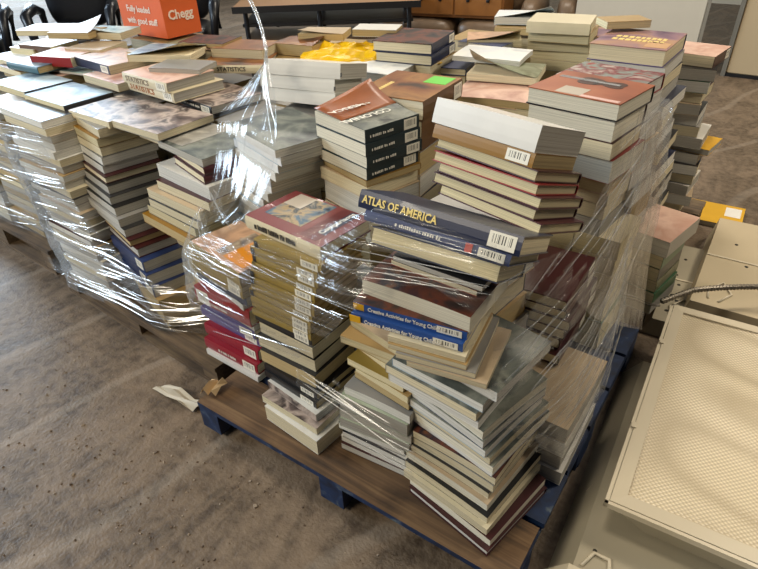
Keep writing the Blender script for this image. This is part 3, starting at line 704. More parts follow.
# S2 gold-spined stack
rows = [b(.06, .25, .20, 'white', pg='cream', side='B', rot=-3), b(.03, .25, .2, 'white', top='art bw', pg='cream', side='B', rot=-2), b(.03, .24, .2, 'white', pg='white', spine='art bw', side='F', rot=-6, say='black-and-white-spined paperback')]
rows += [b(.026, .24, .2, 'black', side='F', bar='r', rot=-4, pg='tan'), b(.026, .245, .2, 'black', side='F', bar='r', rot=-2, pg='tan')]
rows += [b(.05, .24, .2, 'charcoal', pg='tan', side='B', rot=1), b(.05, .24, .2, 'black', pg='cream', side='B', rot=2), b(.045, .23, .2, 'black', pg='cream', side='B', rot=0)]
rows += [b(.03, .25, .2, 'black', side='F', bar='r', rot=0, pg='tan'), b(.024, .25, .2, 'gold', side='F', rot=2, pg='tan', bar='r')]
rows += [b(.0275, .255, .2, 'gold', side='F', bar='r', rot=0, pg='tan', n=10, kind='T', say='gold-spined textbook with barcode sticker')]
rows += [b(.042, .30, .205, 'brick red', spine='cream', side='F', rot=-4, pg='cream', kind='T', label='red textbook with landscape picture, topmost of the gold-spined stack')]
S2, _ = stack('the gold-spined stack', [K(316, 443, .20), K(316, 400, .30), K(312, 349, .45), K(311, 325, .565), K(320, 262, .805), K(321, 240, .85)], rows, jit=(.004, .004, 1), seed=6)
top = S2[-1]; T_ = .0422
sl = plain('picture_slate', '4A5660', .35); sea = art('picture_coast', ['1E2A3A', '4A6478', 'A08C6A', '2E3A44', 'C4B8A0'], 16); pal = plain('picture_pale', 'B0A698', .35)
for nm, bx, m_ in (('cover_picture', (-.12, -.055, .115, .092), sea), ('cover_title_panel', (-.12, .02, .05, .092), pal)):
    MB().box(bx[0], bx[1], .0414, bx[2]-.085 if nm == 'cover_picture' else bx[2]-.1, bx[3], .0418 if nm == 'cover_picture' else .0422).build(nm, m_, top)
MB().box(.055, -.085, .0414, .12, .095, .0418).build('cover_band', plain('band_dark_red', '5A1A1E', .4), top)
MB().box(.09, -.05, .0418, .118, .095, .0421).build('cover_stripe', plain('stripe_navy', '26304A', .4), top)
textmesh('cover_title', 'Comparisons', .026, white_ink, top, (.1, .02, .0423), (0, 0, R(90)), 1, .0003, .0003)
spine_marks(top, .042, .3, .205, dark_ink, -.11, .06, 1, .4, 4)
for q in S2[10:20]:
    MB().box(-.124, -.1035, .003, -.111, -.1022, .024).build('spine_number_block', COV('black'), q)

# S1 stack overhanging the left end
rows = [b(.026, .28, .22, 'white', pg='white', side='F', rot=2)]
rows += [b(.05, .29, .22, 'crimson', side='F', bar='r', kind='H', rot=1, n=2), b(.042, .28, .21, 'purple', side='F', bar='r', rot=1, n=2)]
rows += [b(.03, .25, .2, 'black', pg='grey', side='B', rot=-4), b(.068, .285, .21, 'red', side='F', bar='l', rot=0, kind='H'), b(.028, .31, .22, 'grey', pg='white', side='B', rot=-10, amp=.004, dx=-.025, top='art slate')]
rows += [b(.045, .28, .21, 'navy', side='F', rot=-3, pg='grey'), b(.035, .28, .2, 'gold', side='F', bar='r', rot=-6, n=2), b(.055, .29, .2, 'gold', pg='tan', side='F', rot=-9, kind='T', top='art orange', label='tan textbook with orange picture cover, topmost of the left overhanging stack')]
S1, _ = stack('the stack overhanging the left end', [K(258, 380, .16), K(258, 340, .3), K(246, 300, .5), K(238, 275, .64), K(231, 262, .70)], rows, jit=(.005, .005, 2), seed=7)
t1 = S1[-1]
MB().box(.02, -.075, .0544, .13, .08, .0550).build('cover_orange_panel', plain('panel_orange', 'D88A18', .4), t1)
MB().box(-.03, -.075, .0544, .012, .08, .0548).build('cover_picture_band', art('band_pic', ['3A3030', '8A7A6A', 'B8A890', '5A4A44'], 22), t1)
for q in [o for o in S1 if 'crimson' in o['label'] or 'red-spined' in o['label'] or 'navy' in o['label']]:
    spine_marks(q, .05, .275, .22 if 'navy' not in q['label'] else .21, white_ink, -.06, .03, 1, .22, 9, 'spine_lettering')

# S5 right side, pages then maroon
rows = [b(.056, .25, .33, ['white', 'grey', 'white', 'beige'][i], side='L', pg=['grey', 'grey', 'white', 'grey'][i], rot=2) for i in range(4)]
stack('the maroon stack\'s grey base', [(.2, -.25, 1.155), (.4, -.262, 1.16)], rows, jit=(.006, .006, 1.5), seed=8)
rows = [b(.0385, .24, .28, 'maroon', side='R', bar='r', pg='cream', rot=2, n=6, kind='H', say='maroon-spined hardcover with barcode sticker')]
stack('the maroon stack', [K(560, 362, .39), K(563, 340, .45), K(570, 302, .60)], rows, z0=.369, jit=(.012, .008, 2.5), seed=9)
# S5c cream blocks behind the maroon stack
for N_, ph, sd in (((-.365, 1.80), 'the right cream block stack', 1), ((-.525, 1.80), 'the left cream block stack', 2)):
    stack(ph, [(.2, *N_), (.7, N_[0], N_[1])], [b(.066, .155, .22, c, side='B', pg='yellowed') for c in ('cream', 'green', 'cream', 'olive', 'cream', 'cream', 'cream')], jit=(.003, .006, 1.5), seed=sd)
# S7 tall stack under the violin cover
rows = [b(.06, .28, .22, 'grey', side='B', pg='grey', rot=-4), b(.055, .28, .22, 'dark teal', side='B', pg='cream', rot=-3), b(.065, .28, .22, 'beige', side='B', pg='cream', rot=-6), b(.06, .28, .23, 'pink', side='B', pg='tan', rot=-4),
        b(.07, .28, .23, 'red', side='B', pg='ivory', rot=-6), b(.05, .27, .22, 'brown', side='B', pg='cream', rot=-6), b(.068, .285, .23, 'maroon', side='B', pg='ivory', rot=-7, kind='H'), b(.05, .285, .235, 'black', top='art violin', side='B', pg='ivory', rot=-7, kind='T', label='thick textbook with brown violin-picture cover, topmost of the tall right stack')]
S7, _ = stack('the stack under the violin cover', [(.66, -.44, 1.80), K(612, 190, .78), (.9, -.42, 1.68), K(621, 106, 1.09)], rows, z0=.605, jit=(.006, .006, 1.5), seed=10)
v_ = S7[-1]
MB().box(-.02, .04, .0495, .06, .11, .0500).build('cover_title_panel', pal, v_); MB().box(-.135, .095, .0495, -.02, .113, .0500).build('cover_strip', plain('strip_pink', 'CFA9A0', .4), v_)
def blob(name, pts, z, mat, par):
    n = len(pts); vs = [(x, y, z) for x, y in pts]+[(x, y, z+.0005) for x, y in pts]
    fs = [list(range(n))[::-1], list(range(n, 2*n))]+[[i, (i+1) % n, n+(i+1) % n, n+i] for i in range(n)]
    return link(name, mesh(vs, fs), [mat], par)
vi = []
for k in range(40):
    a_ = math.tau*k/40; r_ = .05+.016*math.cos(2*a_)-.010*math.cos(4*a_)+.006*math.cos(a_)
    vi.append((-.02+r_*1.25*math.cos(a_), -.045+r_*.85*math.sin(a_)))
blob('cover_violin_picture', vi, .0496, plain('violin_brown', '3E1C10', .35, var=.3, scale=30), v_)
blob('cover_violin_hole', [(.0+.006*math.cos(q), -.03+.018*math.sin(q)) for q in [math.tau*i/14 for i in range(14)]], .0500, COV('black'), v_)
for k in range(4): MB().tube([(-.07, -.052+.004*k, .0508), (.125, -.056+.006*k, .0508)], .0008, 5).build('cover_string_line', plain('line_grey', '8A8A88', .4), v_)
for k in range(0): MB().tube([(-.13+.006*k, -.10, .0502), (-.02+.004*k, .02, .0502)], .0014, 5).build('cover_string_line', plain('line_grey', '8A8A88', .4), v_)
rows = hid(6, .085, .28, .2, -4)+[b(.07, .28, .2, 'grey', side='B', pg='white', rot=-5), b(.08, .28, .2, 'white', side='B', pg='white', rot=-5), b(.08, .28, .2, 'beige', side='B', pg='white', rot=-5), b(.07, .28, .2, 'grey', side='B', pg='white', rot=-6), b(.085, .28, .2, 'white', side='B', pg='white', rot=-6), b(.05, .28, .21, 'red', side='B', pg='white', rot=-7, top='art stripes', kind='H', label='red hardcover with striped picture cover directly behind the violin cover')]
stack('the stack behind the violin cover', [(.6, -.40, 2.04), (.8, -.41, 1.96), (1.1, -.43, 1.875)], rows, jit=(.005, .005, 1), seed=11)
# S6 cream stack under the white block
stack('the hidden base', [(.5, -.53, 1.17)], hid(9, .079, .30, .22, -6), seed=12)
tstack('the leaning stack under the white block', (*at(537, 235, .945), .945), 19, -11, [b(.027, .31, .2, c, side='B', pg='yellowed', kind='H', rot=(-1, 1, 0, 1, -1)[i]) for i, c in enumerate(('dark red', 'maroon', 'dark red', 'red', 'maroon'))]+
       [b(.034, .30, .2, 'ochre', side='F', bar='r', pg='tan', rot=0, label='ochre-spined thick paperback with barcode sticker under the white block'), b(.062, .31, .21, 'white', side='F', rot=1, pg='grey', label='thick white paperback block with bare spine, topmost of the leaning cream stack')], seed=12, jit=(.008, .004, 1), drift=-.42)
# S8 navy stack
rows = hid(8, .083, .25, .22, -14)+[b(.045, .25, .22, 'beige', side='B', pg='cream', rot=-12), b(.022, .25, .22, 'ochre', side='B', pg='tan', rot=-16)]
rows += [b(.037, .255, .22, 'dark teal', side='R', bar='r', pg='ivory', rot=-14, n=3, say='dark-teal-spined history paperback with barcode')]
rows += [b(.042, .255, .22, 'dark teal', top='art slate', side='R', bar='r', pg='ivory', rot=-14, curl=(.085, .6, 2.2), label='dark history paperback with orange cover curling up, topmost of the navy stack')]
S8, _ = stack('the dark teal stack', [(.8, *at(365, 138, 1.0)), K(365, 138, 1.0)], rows, jit=(.003, .003, 1), seed=13)
h_ = S8[-1]
org = plain('cover_burnt_orange', '8A4A1C', .4, var=.25, scale=20)
# orange upper part of the cover follows the curl
A_, B_, t_ = .22, .255, .0421
def curlz(x, y): 
    s = max(0, (y/(B_/2)+1)/2)**2.2*max(0, (x/(A_/2)*.6+1)/2)**1.5
    return .085*s, -.085*.35*s*s
vs = []; fs = []
for j in range(9):
    for i in range(9):
        x = -A_/2+A_*i/8; y = -.02+(B_/2-.001+.02)*j/8; dz, dy = curlz(x, y); vs.append((x, y+dy, t_+dz+.0012))
for j in range(8):
    for i in range(8): fs.append([j*9+i, j*9+i+1, (j+1)*9+i+1, (j+1)*9+i])
o = link('cover_orange_panel', mesh(vs, fs), [org], h_, smooth=True); md = o.modifiers.new('s', 'SOLIDIFY'); md.thickness = .0006
for i, (s_, y_) in enumerate((('COLONIAL', -.045), ('LATIN', .0), ('AMERICA', .035))):
    if s_ == 'LATIN': continue
    dz, dy = curlz(0, y_); textmesh('cover_title', s_, .04, white_ink, h_, (-.035, y_+dy, t_+dz+.0032), (R(6 if y_ > 0 else 1), 0, R(180)), .95, .0004, .0004)
for q in S8[-4:]: spine_marks(q, .037, .22, .255, white_ink, -.09, .0, 1, .2, 3)
# S9 brown books
rows = hid(9, .081, .26, .28, 6)+[b(.05, .26, .28, 'brown', side='R', bar='r', pg='ivory', rot=6), b(.055, .26, .29, 'brown', side='R', bar='r', pg='ivory', rot=8), b(.065, .27, .30, 'brown', side='R', bar='r', top='art brown', pg='ivory', rot=7, kind='T', label='brown textbook with a green sticker on its cover, topmost of the brown stack')]
S9, _ = stack('the brown stack', [(.9, *at(422, 98, 1.05)), K(422, 98, 1.05)], rows, jit=(.004, .004, 1.5), seed=14)
MB().box(-.02, .02, .0645, .10, .085, .0652).build('green_sticker', plain('sticker_green', '6FC038', .5), S9[-1]) if 0 else MB().box(.045, -.115, .0645, .135, -.03, .0652).build('green_sticker', plain('sticker_green', '5FBF3A', .5), S9[-1])
spine_marks(S9[-1], .065, .3, .27, gold_ink, -.05, -.02, 1, .1, 3, 'spine_lettering')
textrow = MB(); rr = random.Random(2); x = -.12
while x < .0: L = rr.uniform(.005, .012); textrow.box(x, .06, .0642, x+L, .075, .0648); x += L+.004
textrow.build('cover_lettering', gold_ink, S9[-1])
# S10 white textbooks
stack('hidden base', [(.9, *at(334, 104, 1.0))], hid(9, .085, .30, .26, 15), seed=15)
S10 = tstack('the plain white stack', (*at(334, 107, .95), .95), 13, 13, [b(.048, .31, .24, 'white', side='F', pg='grey', label='big plain white paperback, lowest of the three plain white ones'), b(.048, .31, .24, 'white', side='F', pg='grey', rot=1, label='big plain white paperback, middle of the three plain white ones'), b(.054, .31, .25, 'white', side='F', pg='grey', rot=2, dx=.02, label='big plain white paperback, topmost of the three plain white ones')], jit=(.004, .002, .5))
for q in S10[-3:]: MB().box(.1545, -.125, .008, .1558, -.112, .022).build('thumb_mark', plain('mark_grey', '55565A', .6), q)
# S11 slim pale magazines
rows = hid(5, .08, .33, .24, -14)+[b(.031, .33, .26, ['white', 'pale blue', 'grey'][i % 3], side='F' if i % 3 else 'B', spine='art white' if i % 3 else None, pg='white', rot=-14, kind='M', say='slim pale magazine') for i in range(12)]+[b(.026, .34, .27, 'white', top='art slate', pg='white', side='F', rot=-15, kind='M', label='large magazine with grey sunset cover under the film tent, topmost of the pale magazine stack')]
S11, _ = stack('the pale magazine stack', [(.55, *at(250, 225, .6)), K(266, 195, .75), K(278, 160, .90), K(279, 143, .97)], rows, jit=(.012, .008, 2.5), seed=16)
# mess between brown and violin stacks
rows = hid(9, .082, .26, .28, 4)+[b(.06, .27, .28, 'olive', side='B', pg='cream', rot=6), b(.03, .28, .26, 'pink', top='art pink', side='B', pg='tan', rot=14, amp=.006, label='pinkish paperback with a bowed cover beside the violin cover')]
stack('the olive stack beside the violin cover', [(.9, *at(530, 112, .94)), K(529, 106, .95)], rows, jit=(.003, .003, 1), seed=17)
def loose(u, v, z, t, w, d, rot, cov, label, **k):
    N = at(u, v, z)
    return book(N, w, d, z-t, t, rot, cov=cov, label=label, **k)
rows = hid(9, .083, .26, .28, 4)+[b(.05, .26, .26, 'olive', side='B', pg='cream', rot=0)]
stack('the stack holding the curled green cover', [(.9, -.74, 1.96)], rows, jit=(.004, .004, 2), seed=18)
loose(537, 78, 1.0, .028, .27, .22, 14, 'beige', 'thick paperback with a beige cover curling up at the corner', top='art green', side='B', curl=(.09, .9, 1.6), pg='cream')
loose(520, 60, 1.03, .02, .28, .21, 10, 'white', 'white-and-blue magazine lying open-cornered behind the beige curled cover', top='art white', side='L', kind='M', pg='white', amp=.004)
# ---------------------------------------------------------------- pallet behind, right
CUR[0] = 'rear'
rows = [b(.047, .27, .33, ['grey', 'black', 'white', 'navy', 'grey', 'charcoal'][i % 6], side='B', pg=['white', 'grey', 'cream'][i % 3], rot=i % 3-1) for i in range(19)]+[b(.06, .275, .34, 'purple', top='art purple', kind='T', side='B', pg='cream', rot=1, label='purple textbook with gold title letters, topmost of the rear right stack')]
P, _ = stack('the rear right stack under the purple cover', [(.3, -.40, 2.40), (.7, -.43, 2.40), K(669, 49.6, 1.1)], rows, jit=(.018, .01, 3), seed=21)
rr = random.Random(4); mb = MB()
for rw in range(2):
    x = -.1
    while x < .09: L = rr.uniform(.012, .02); mb.box(x, -.02+.05*rw, .0595, x+L, .012+.05*rw, .0603); x += L+.006
mb.build('cover_lettering', gold_ink, P[-1]); MB().box(-.13, -.135, .0595, -.02, -.06, .0603).build('cover_picture', plain('pic_sand', 'C49A6E', .4), P[-1]) if 0 else MB().box(-.13, .05, .0595, -.05, .14, .0603).build('cover_picture', plain('pic_sand', 'C49A6E', .4), P[-1])
rows = [b(.052, .27, .24, ['grey', 'black', 'beige', 'white', 'navy', 'charcoal'][i % 6], side='B', pg=['grey', 'cream', 'white'][i % 3], rot=3) for i in range(7)]
rows += [b(.03, .33, .2, 'yellow', side='B', pg='grey', rot=-6, dx=.09, label='yellow-covered paperback sticking out of the rear far stack')]
rows += [b(.05, .27, .24, ['white', 'grey', 'black', 'beige', 'maroon', 'green', 'charcoal'][i % 7], side='B', pg=['grey', 'cream', 'white'][i % 3], rot=4) for i in range(7)]+[b(.05, .28, .25, 'maroon', spine='maroon', top='art pink', side='R', bar='r', pg='cream', rot=-8, label='maroon-spined book with pale cover, topmost of the rear far stack')]
stack('the rear far stack', [(.3, -.36, 2.98), K(712, 62, .93)], rows, jit=(.032, .015, 7), seed=22)
stack('the stack at the far right rear', [(.3, -.62, 2.8)], hid(10, .083, .25, .2)+[b(.06, .3, .22, 'purple', top='art purple', side='B', pg='white', rot=3, kind='T', label='second purple textbook lying behind the gold-titled purple one')], jit=(.004, .004, 1), seed=23)
stack('the cream stack before the sofa', [K(591, 45, 1.02), K(592, 28, 1.1)], hid(9, .083, .25, .22, 10)+[b(.042, .26, .22, c, side='B', pg='yellowed', rot=r_, kind='P') for c, r_ in (('cream', 6), ('beige', 8), ('cream', 12), ('tan', 10))]+[b(.045, .26, .22, 'cream', side='F', rot=12, pg='cream', label='cream-spined paperback topmost of the cream stack before the sofa')], jit=(.01, .006, 2), seed=24)
loose(652, 20, 1.135, .028, .18, .12, 40, 'tan', 'small tan book lying slanted beside the purple covers', side='B', pg='yellowed')
# pinkish crinkled block at the rear corner
stack('the low rear corner stack', [(.3, -.27, 2.13), (.6, -.255, 2.13)], [b(.055, .22, .22, c, side='R', pg='cream', rot=-8) for c in ('grey', 'green', 'olive', 'charcoal', 'green')]+[b(.07, .18, .28, 'grey', side='R', spine='grey', top='art pink', pg='white', rot=-10, label='pale pinkish book under crinkled film at the rear corner of the near load')], jit=(.006, .006, 2), seed=25)
# pallet behind, left (below the post)
rows = hid(10, .083, .26, .27, 8)
stack('the navy hardcover stack', [K(432, 49, 1.06)], rows+[b(.04, .26, .28, 'navy', side='R', bar='r', kind='H', rot=11), b(.042, .26, .28, 'navy', side='R', bar='r', kind='H', top='art dark', rot=12, label='navy hardcover with brown picture cover, topmost beside the yellow bag')], jit=(.006, .004, 1), seed=26)
stack('the blue-labelled white stack', [K(394, 60, 1.05)], hid(10, .081, .27, .26, 8)+[b(.05, .28, .28, 'dark blue', side='L', pg='white', rot=8, top='art white', kind='H', label='thick blue hardcover with pale cover and white pages below the yellow bag')], jit=(.003, .003, 1), seed=27)
stack('the low stack right of the navy hardcovers', [K(466, 60, 1.0)], hid(10, .082, .24, .24, 5)+[b(.03, .25, .2, 'dark blue', side='R', bar='r', rot=14, pg='cream', kind='H', label='slim blue hardcover with barcode right of the navy hardcovers')], jit=(.003, .003, 1), seed=28)
for i, (u, v) in enumerate(((545, 30), (500, 34), (345, 42), (300, 50))):
    stack(('the stack under the blue open magazine', 'the stack under the open tan paperback', 'the stack under the yellow bag', 'the stack behind the white block trio')[i], [K(u, v+6, .985)], hid(10, .083, .27, .26, (8, 5, 12, 15)[i]), jit=(.004, .004, 1.5), seed=30+i)
loose(553, 18, 1.06, .035, .28, .2, 20, 'pale blue', 'pale blue paperback with pages fanning open before the sofa arm', top='art white', side='L', curl=(.06, .8, 1.3), pg='white')
loose(548, 30, 1.02, .03, .26, .2, 12, 'tan', 'tan paperback lying beneath the pale blue fanned paperback', side='B', pg='tan')
loose(522, 40, 1.03, .03, .24, .18, 28, 'tan', 'tan paperback with lifted cover right of the brown sofa cushions', top='art orange', side='L', curl=(.05, .8, 1.5), pg='yellowed')
loose(500, 47, 1.02, .025, .22, .16, -5, 'dark blue', 'small dark blue paperback under the lifted tan cover', side='B', pg='white')
loose(343, 34, 1.05, .03, .22, .16, 25, 'beige', 'beige paperback lying left of the yellow bag', side='B', pg='tan', curl=(.02, .8, 1.5))
loose(312, 46, 1.02, .05, .22, .16, 10, 'tan', 'tan dog-eared paperback behind the white block trio', top='art brown', side='L', curl=(.04, -.8, 1.4), pg='tan')
loose(396, 30, 1.09, .03, .2, .13, 22, 'white', 'white paperback resting on the yellow bag', side='B', pg='tan')
# yellow plastic bag
yel = plain('yellow_film', 'E0B400', .35, var=.25, scale=18, bump=.3)
c_ = at(372, 46, 1.02); n = 26; vs = []; fs = []
for j in range(n):
    for i in range(n):
        x = (i/(n-1)-.5)*.62; y = (j/(n-1)-.5)*.34
        h = .03*max(0, 1-(x/.31)**4)*max(0, 1-(y/.17)**4)+.028*noise.noise(Vector((x*16, y*16, 3)))+.012*noise.noise(Vector((x*45, y*45, 7)))
        vs.append((x+.02*noise.noise(Vector((y*14, 1, x*5))), y+.02*noise.noise(Vector((x*14, 5, 2))), max(.0, h)))
for j in range(n-1):
    for i in range(n-1): fs.append([j*n+i, j*n+i+1, (j+1)*n+i+1, (j+1)*n+i])
o = link('plastic_bag', mesh(vs, fs), [yel], None, (c_[0], c_[1], .985), (0, 0, R(28))); md = o.modifiers.new('s', 'SOLIDIFY'); md.thickness = .003
tag(o, 'crumpled yellow plastic bag on the books below the sofa', 'bag')
# yellow book on the floor at the right
q0 = at(741, 228, .03)
yb = book((q0[0], q0[1]), .33, .26, 0, .03, 4, 'B', 'charcoal', top='yellow', pg='grey', label='yellow-covered workbook lying on the floor at the far right')
mb = MB()
for k in range(4): mb.box(.07+.0*k, -.05+.03*k-.04, .0295, .15, -.035+.03*k-.04, .0301)
mb.build('cover_lettering', dark_ink, yb); MB().box(-.15, -.10, .0295, -.07, .02, .0301).build('white_label', white_ink, yb)

# ---------------------------------------------------------------- left wrapped load
CUR[0] = 'left'
cs = ['white', 'grey', 'beige', 'white', 'charcoal', 'cream', 'white', 'tan', 'maroon', 'white']
rows = [b(.031, .36, .27, cs[i % 10], side='B', pg=['white', 'white', 'grey', 'cream'][i % 4], rot=-1, say=f"{cs[i % 10]} paperback") for i in range(25)]
stack('the left load\'s left column', [(.12, -2.24, .98), (.45, -2.33, .99), (.77, -2.44, 1.02)], rows, z0=.101, jit=(.014, .008, 2), seed=41)
rows = [b(.05, .34, .26, 'grey', side='B', pg='tan', rot=-14), b(.06, .34, .26, 'tan', side='B', pg='tan', rot=-14), b(.05, .33, .26, 'tan', side='B', pg='tan', rot=-14)]  # tan of these lowest books has the amber light put into it
rows += [b(.047, .32, .24, 'dark blue', side='F', bar='r', pg='grey', rot=-12, n=3), b(.04, .31, .24, 'maroon', side='B', pg='grey', rot=-12, kind='H'), b(.03, .30, .24, 'maroon', side='B', pg='tan', rot=-12, kind='H')]
rows += [b(.034, .31, .24, c, side='B', pg='grey', rot=-10) for c in ('charcoal', 'grey', 'black', 'charcoal', 'black')]+[b(.03, .28, .24, 'maroon', side='B', pg='cream', rot=-10, kind='H')]
rows += [b(.036, .28, .24, c, side='B', pg=p_, rot=-10) for c, p_ in (('charcoal', 'white'), ('grey', 'white'), ('black', 'cream'), ('ochre', 'yellowed'), ('grey', 'cream'))]
stack('the left load\'s blue-barcode column', [(.15, -1.86, .99), K(160, 305, .25), K(142, 262, .41), K(115, 213, .57), K(101, 166, .72), (.86, -2.2, 1.1)], rows, z0=.101, jit=(.008, .006, 2), seed=42)
rows = [b(.05, .33, .26, c, side='B', pg='cream', rot=-4) for c in ('tan', 'grey', 'beige', 'tan', 'grey', 'beige', 'tan')]+[b(.037, .33, .26, c, side='B', pg=p_, rot=-5) for c, p_ in (('charcoal', 'cream'), ('black', 'cream'), ('ochre', 'tan'), ('charcoal', 'yellowed'), ('charcoal', 'cream'), ('beige', 'cream'), ('maroon', 'cream'))]
rows += [b(.05, .34, .26, 'white', side='B', pg='white', rot=-7), b(.03, .26, .24, 'dark red', side='R', rot=-16, pg='cream', kind='H', n=2), b(.03, .3, .24, 'grey', side='B', pg='grey', top='art slate', rot=-8)]
stack('the left load\'s right column', [(.5, -1.63, 1.13), K(190, 240, .56), K(208, 197, .735), K(205, 175, .80)], rows, z0=.101, jit=(.008, .006, 2), seed=43)
for i, (x, y) in enumerate(((-1.60, 1.44), (-1.95, 1.40), (-2.30, 1.38), (-2.62, 1.36), (-1.58, 1.76), (-1.92, 1.74), (-2.26, 1.72), (-2.58, 1.70))):
    stack(('the right inner stack', 'the middle inner stack', 'the left inner stack', 'the far left inner stack', 'the right rear stack', 'the middle rear stack', 'the left rear stack', 'the far left rear stack')[i]+' of the left load',
          [(.5, x, y)], hid(9, .083, .3, .27, 0), z0=.101, jit=(.006, .006, 2), seed=50+i)
# loose tops, left load (pixel of the near corner, height)
L_ = loose
L_(63, 106, .895, .03, .33, .23, 0, 'charcoal', 'glossy paperback reflecting sky at the front left of the left load', top='art blue', side='R', pg='yellowed')  # bluish cover art on both glossy books stands in for reflected sky
L_(24, 92, .90, .03, .33, .23, 0, 'charcoal', 'glossy bluish paperback at the far left end of the left load', top='art blue', side='R', pg='yellowed')
L_(108, 122, .885, .028, .29, .26, 0, 'beige', 'greyish picture-cover paperback left of the black-and-white cover', top='art bw', side='B', pg='cream')
L_(157, 134, .89, .028, .29, .26, 0, 'grey', 'black-and-white picture-cover paperback at the front middle of the left load', top='art bw', side='B', pg='cream')
L_(182, 146, .855, .03, .30, .22, -4, 'beige', 'grey paperback just below the black-and-white cover', top='art grey', side='B', pg='cream')
st2 = L_(173, 93, .945, .042, .35, .25, -4, 'cream', 'lower one of two cream-spined statistics textbooks on the left load', side='F', bar='r', pg='grey', kind='T')
st1 = L_(166, 83, .985, .042, .32, .24, -2, 'cream', 'upper one of two cream-spined statistics textbooks on the left load', side='F', bar='r', pg='grey', kind='T', top='art pink')
ink_o = plain('ink_rust', 'B06A3C', .5)
lettering(st2, 'STATISTICS', .034, ink_o, .35, .25, .042, .0004, 1.1, -.06); lettering(st1, 'STATISTICS', .032, plain('ink_greybrown', '8A7A6A', .5), .32, .24, .042, .0002, 1.05, -.05)
L_(199, 69, 1.005, .022, .24, .15, 22, 'grey', 'small grey paperback lying crooked on the statistics textbooks', side='B', pg='grey', amp=.003)
bs = L_(211, 107, .90, .034, .28, .25, -8, 'black', 'black-spined textbook with white label right of the statistics pair', side='F', bar='r', top='art bw', pg='grey', kind='T')
spine_marks(bs, .034, .28, .25, white_ink, -.09, .05, 1, .25, 5)
es = L_(264, 65, .98, .035, .30, .24, 30, 'cream', 'cream-spined statistics book angled toward the film tent', side='F', pg='grey', top='art brown', kind='T')
lettering(es, 'STATISTICS', .026, dark_ink, .3, .24, .035, .0003, 1, 0)
L_(235, 52, 1.0, .035, .27, .2, 22, 'beige', 'beige paperback with a lifted cover beside the film peak', top='art pink', side='B', pg='cream', curl=(.02, .7, 2))
L_(262, 50, 1.02, .04, .26, .2, 20, 'grey', 'grey paperback behind the beige lifted cover', top='art brown', side='B', pg='cream')
L_(222, 44, 1.03, .02, .24, .18, 18, 'tan', 'dark paperback with pale spots behind the orange carton corner', top='art dark', side='B', pg='tan')
L_(117, 84, .93, .035, .30, .24, -3, 'beige', 'beige paperback with thick cream pages left of the statistics pair', top='art pink', side='B', pg='cream')
L_(92, 74, .90, .012, .36, .2, 12, 'white', 'pale green glossy magazine sheet lying flat across the left load', top='art teal', side='L', kind='M', pg='white')
bc = L_(108, 66, .97, .04, .33, .24, -4, 'navy', 'brown-and-white picture paperback with navy spine and label', top='art orange', side='F', bar='r', pg='cream')
L_(190, 55, 1.02, .03, .30, .22, 28, 'cream', 'paperback lying open with pages fanned beside the orange carton', top='art blue', side='L', pg='cream', curl=(.06, .9, 1.4))
L_(172, 55, .99, .03, .27, .2, 14, 'beige', 'beige paperback beneath the open fanned paperback', top='art grey', side='B', pg='cream')
L_(37, 67, .94, .035, .26, .18, 5, 'teal', 'small teal hardcover with black spine on the left load', top='art blue', side='F', pg='tan', kind='H')
L_(70, 58, .97, .045, .25, .2, 18, 'red', 'thick paperback with red spine behind the teal hardcover', spine='red', top='art pink', side='F', pg='cream')
L_(100, 50, .98, .045, .22, .2, 18, 'beige', 'beige paperback with dark spine label next to the red spine', spine='beige', side='F', pg='cream')
L_(50, 47, .97, .03, .24, .18, 12, 'brown', 'brown-spined paperback at the left rear of the left load', side='F', pg='yellowed', top='art white')
L_(33, 50, .95, .04, .2, .16, 8, 'cream', 'cream block paperback left of the brown spine', side='B', pg='yellowed')
L_(88, 33, 1.03, .03, .24, .17, 25, 'tan', 'paperback standing open with white inside cover below the black chairs', top='art white', side='L', curl=(.07, -.8, 1.2), pg='tan')
L_(120, 33, 1.02, .035, .25, .18, 22, 'beige', 'paperback with teal cover leaning by the orange carton', top='art teal', side='B', curl=(.03, .8, 1.5), pg='cream')
L_(12, 62, .92, .03, .27, .2, 0, 'grey', 'grey paperback lying at the left edge above the glossy ones', side='B', top='art white', pg='cream')
L_(20, 72, .90, .03, .27, .2, -2, 'charcoal', 'dark-covered paperback at the left edge under the grey one', side='B', top='art brown', pg='cream')
L_(55, 78, .885, .02, .3, .2, 3, 'tan', 'tan paperback between the glossy cover and the teal hardcover', side='B', pg='tan', top='art pink')
# ---------------------------------------------------------------- load at the far left
CUR[0] = 'far'
for i, (x, y, n_, ph) in enumerate(((-3.0, 1.07, 22, 'the front stack of the far left load'), (-3.0, 1.40, 9, 'the second stack of the far left load'), (-2.95, 1.72, 9, 'the third stack of the far left load'), (-2.97, 2.0, 10, 'the stack under the orange carton'), (-3.34, 1.06, 8, 'the outer front stack of the far left load'), (-3.34, 1.42, 9, 'the outer second stack of the far left load'), (-3.34, 1.75, 9, 'the outer third stack of the far left load'))):
    if n_ == 22: rows = [b(.033, .3, .28, ['grey', 'charcoal', 'tan', 'black', 'beige'][i2 % 5], side='B', pg=['tan', 'grey', 'cream'][i2 % 3], rot=0) for i2 in range(20)]
    else: rows = hid(n_, .083 if n_ != 10 else .0805, .31, .28)
    stack(ph, [(.5, x, y)], rows, jit=(.012, .006, 2.5), seed=70+i)
L_(60, 30, 1.0, .03, .27, .2, 30, 'grey', 'grey paperback lying at the foot of the black chairs', side='B', pg='cream')
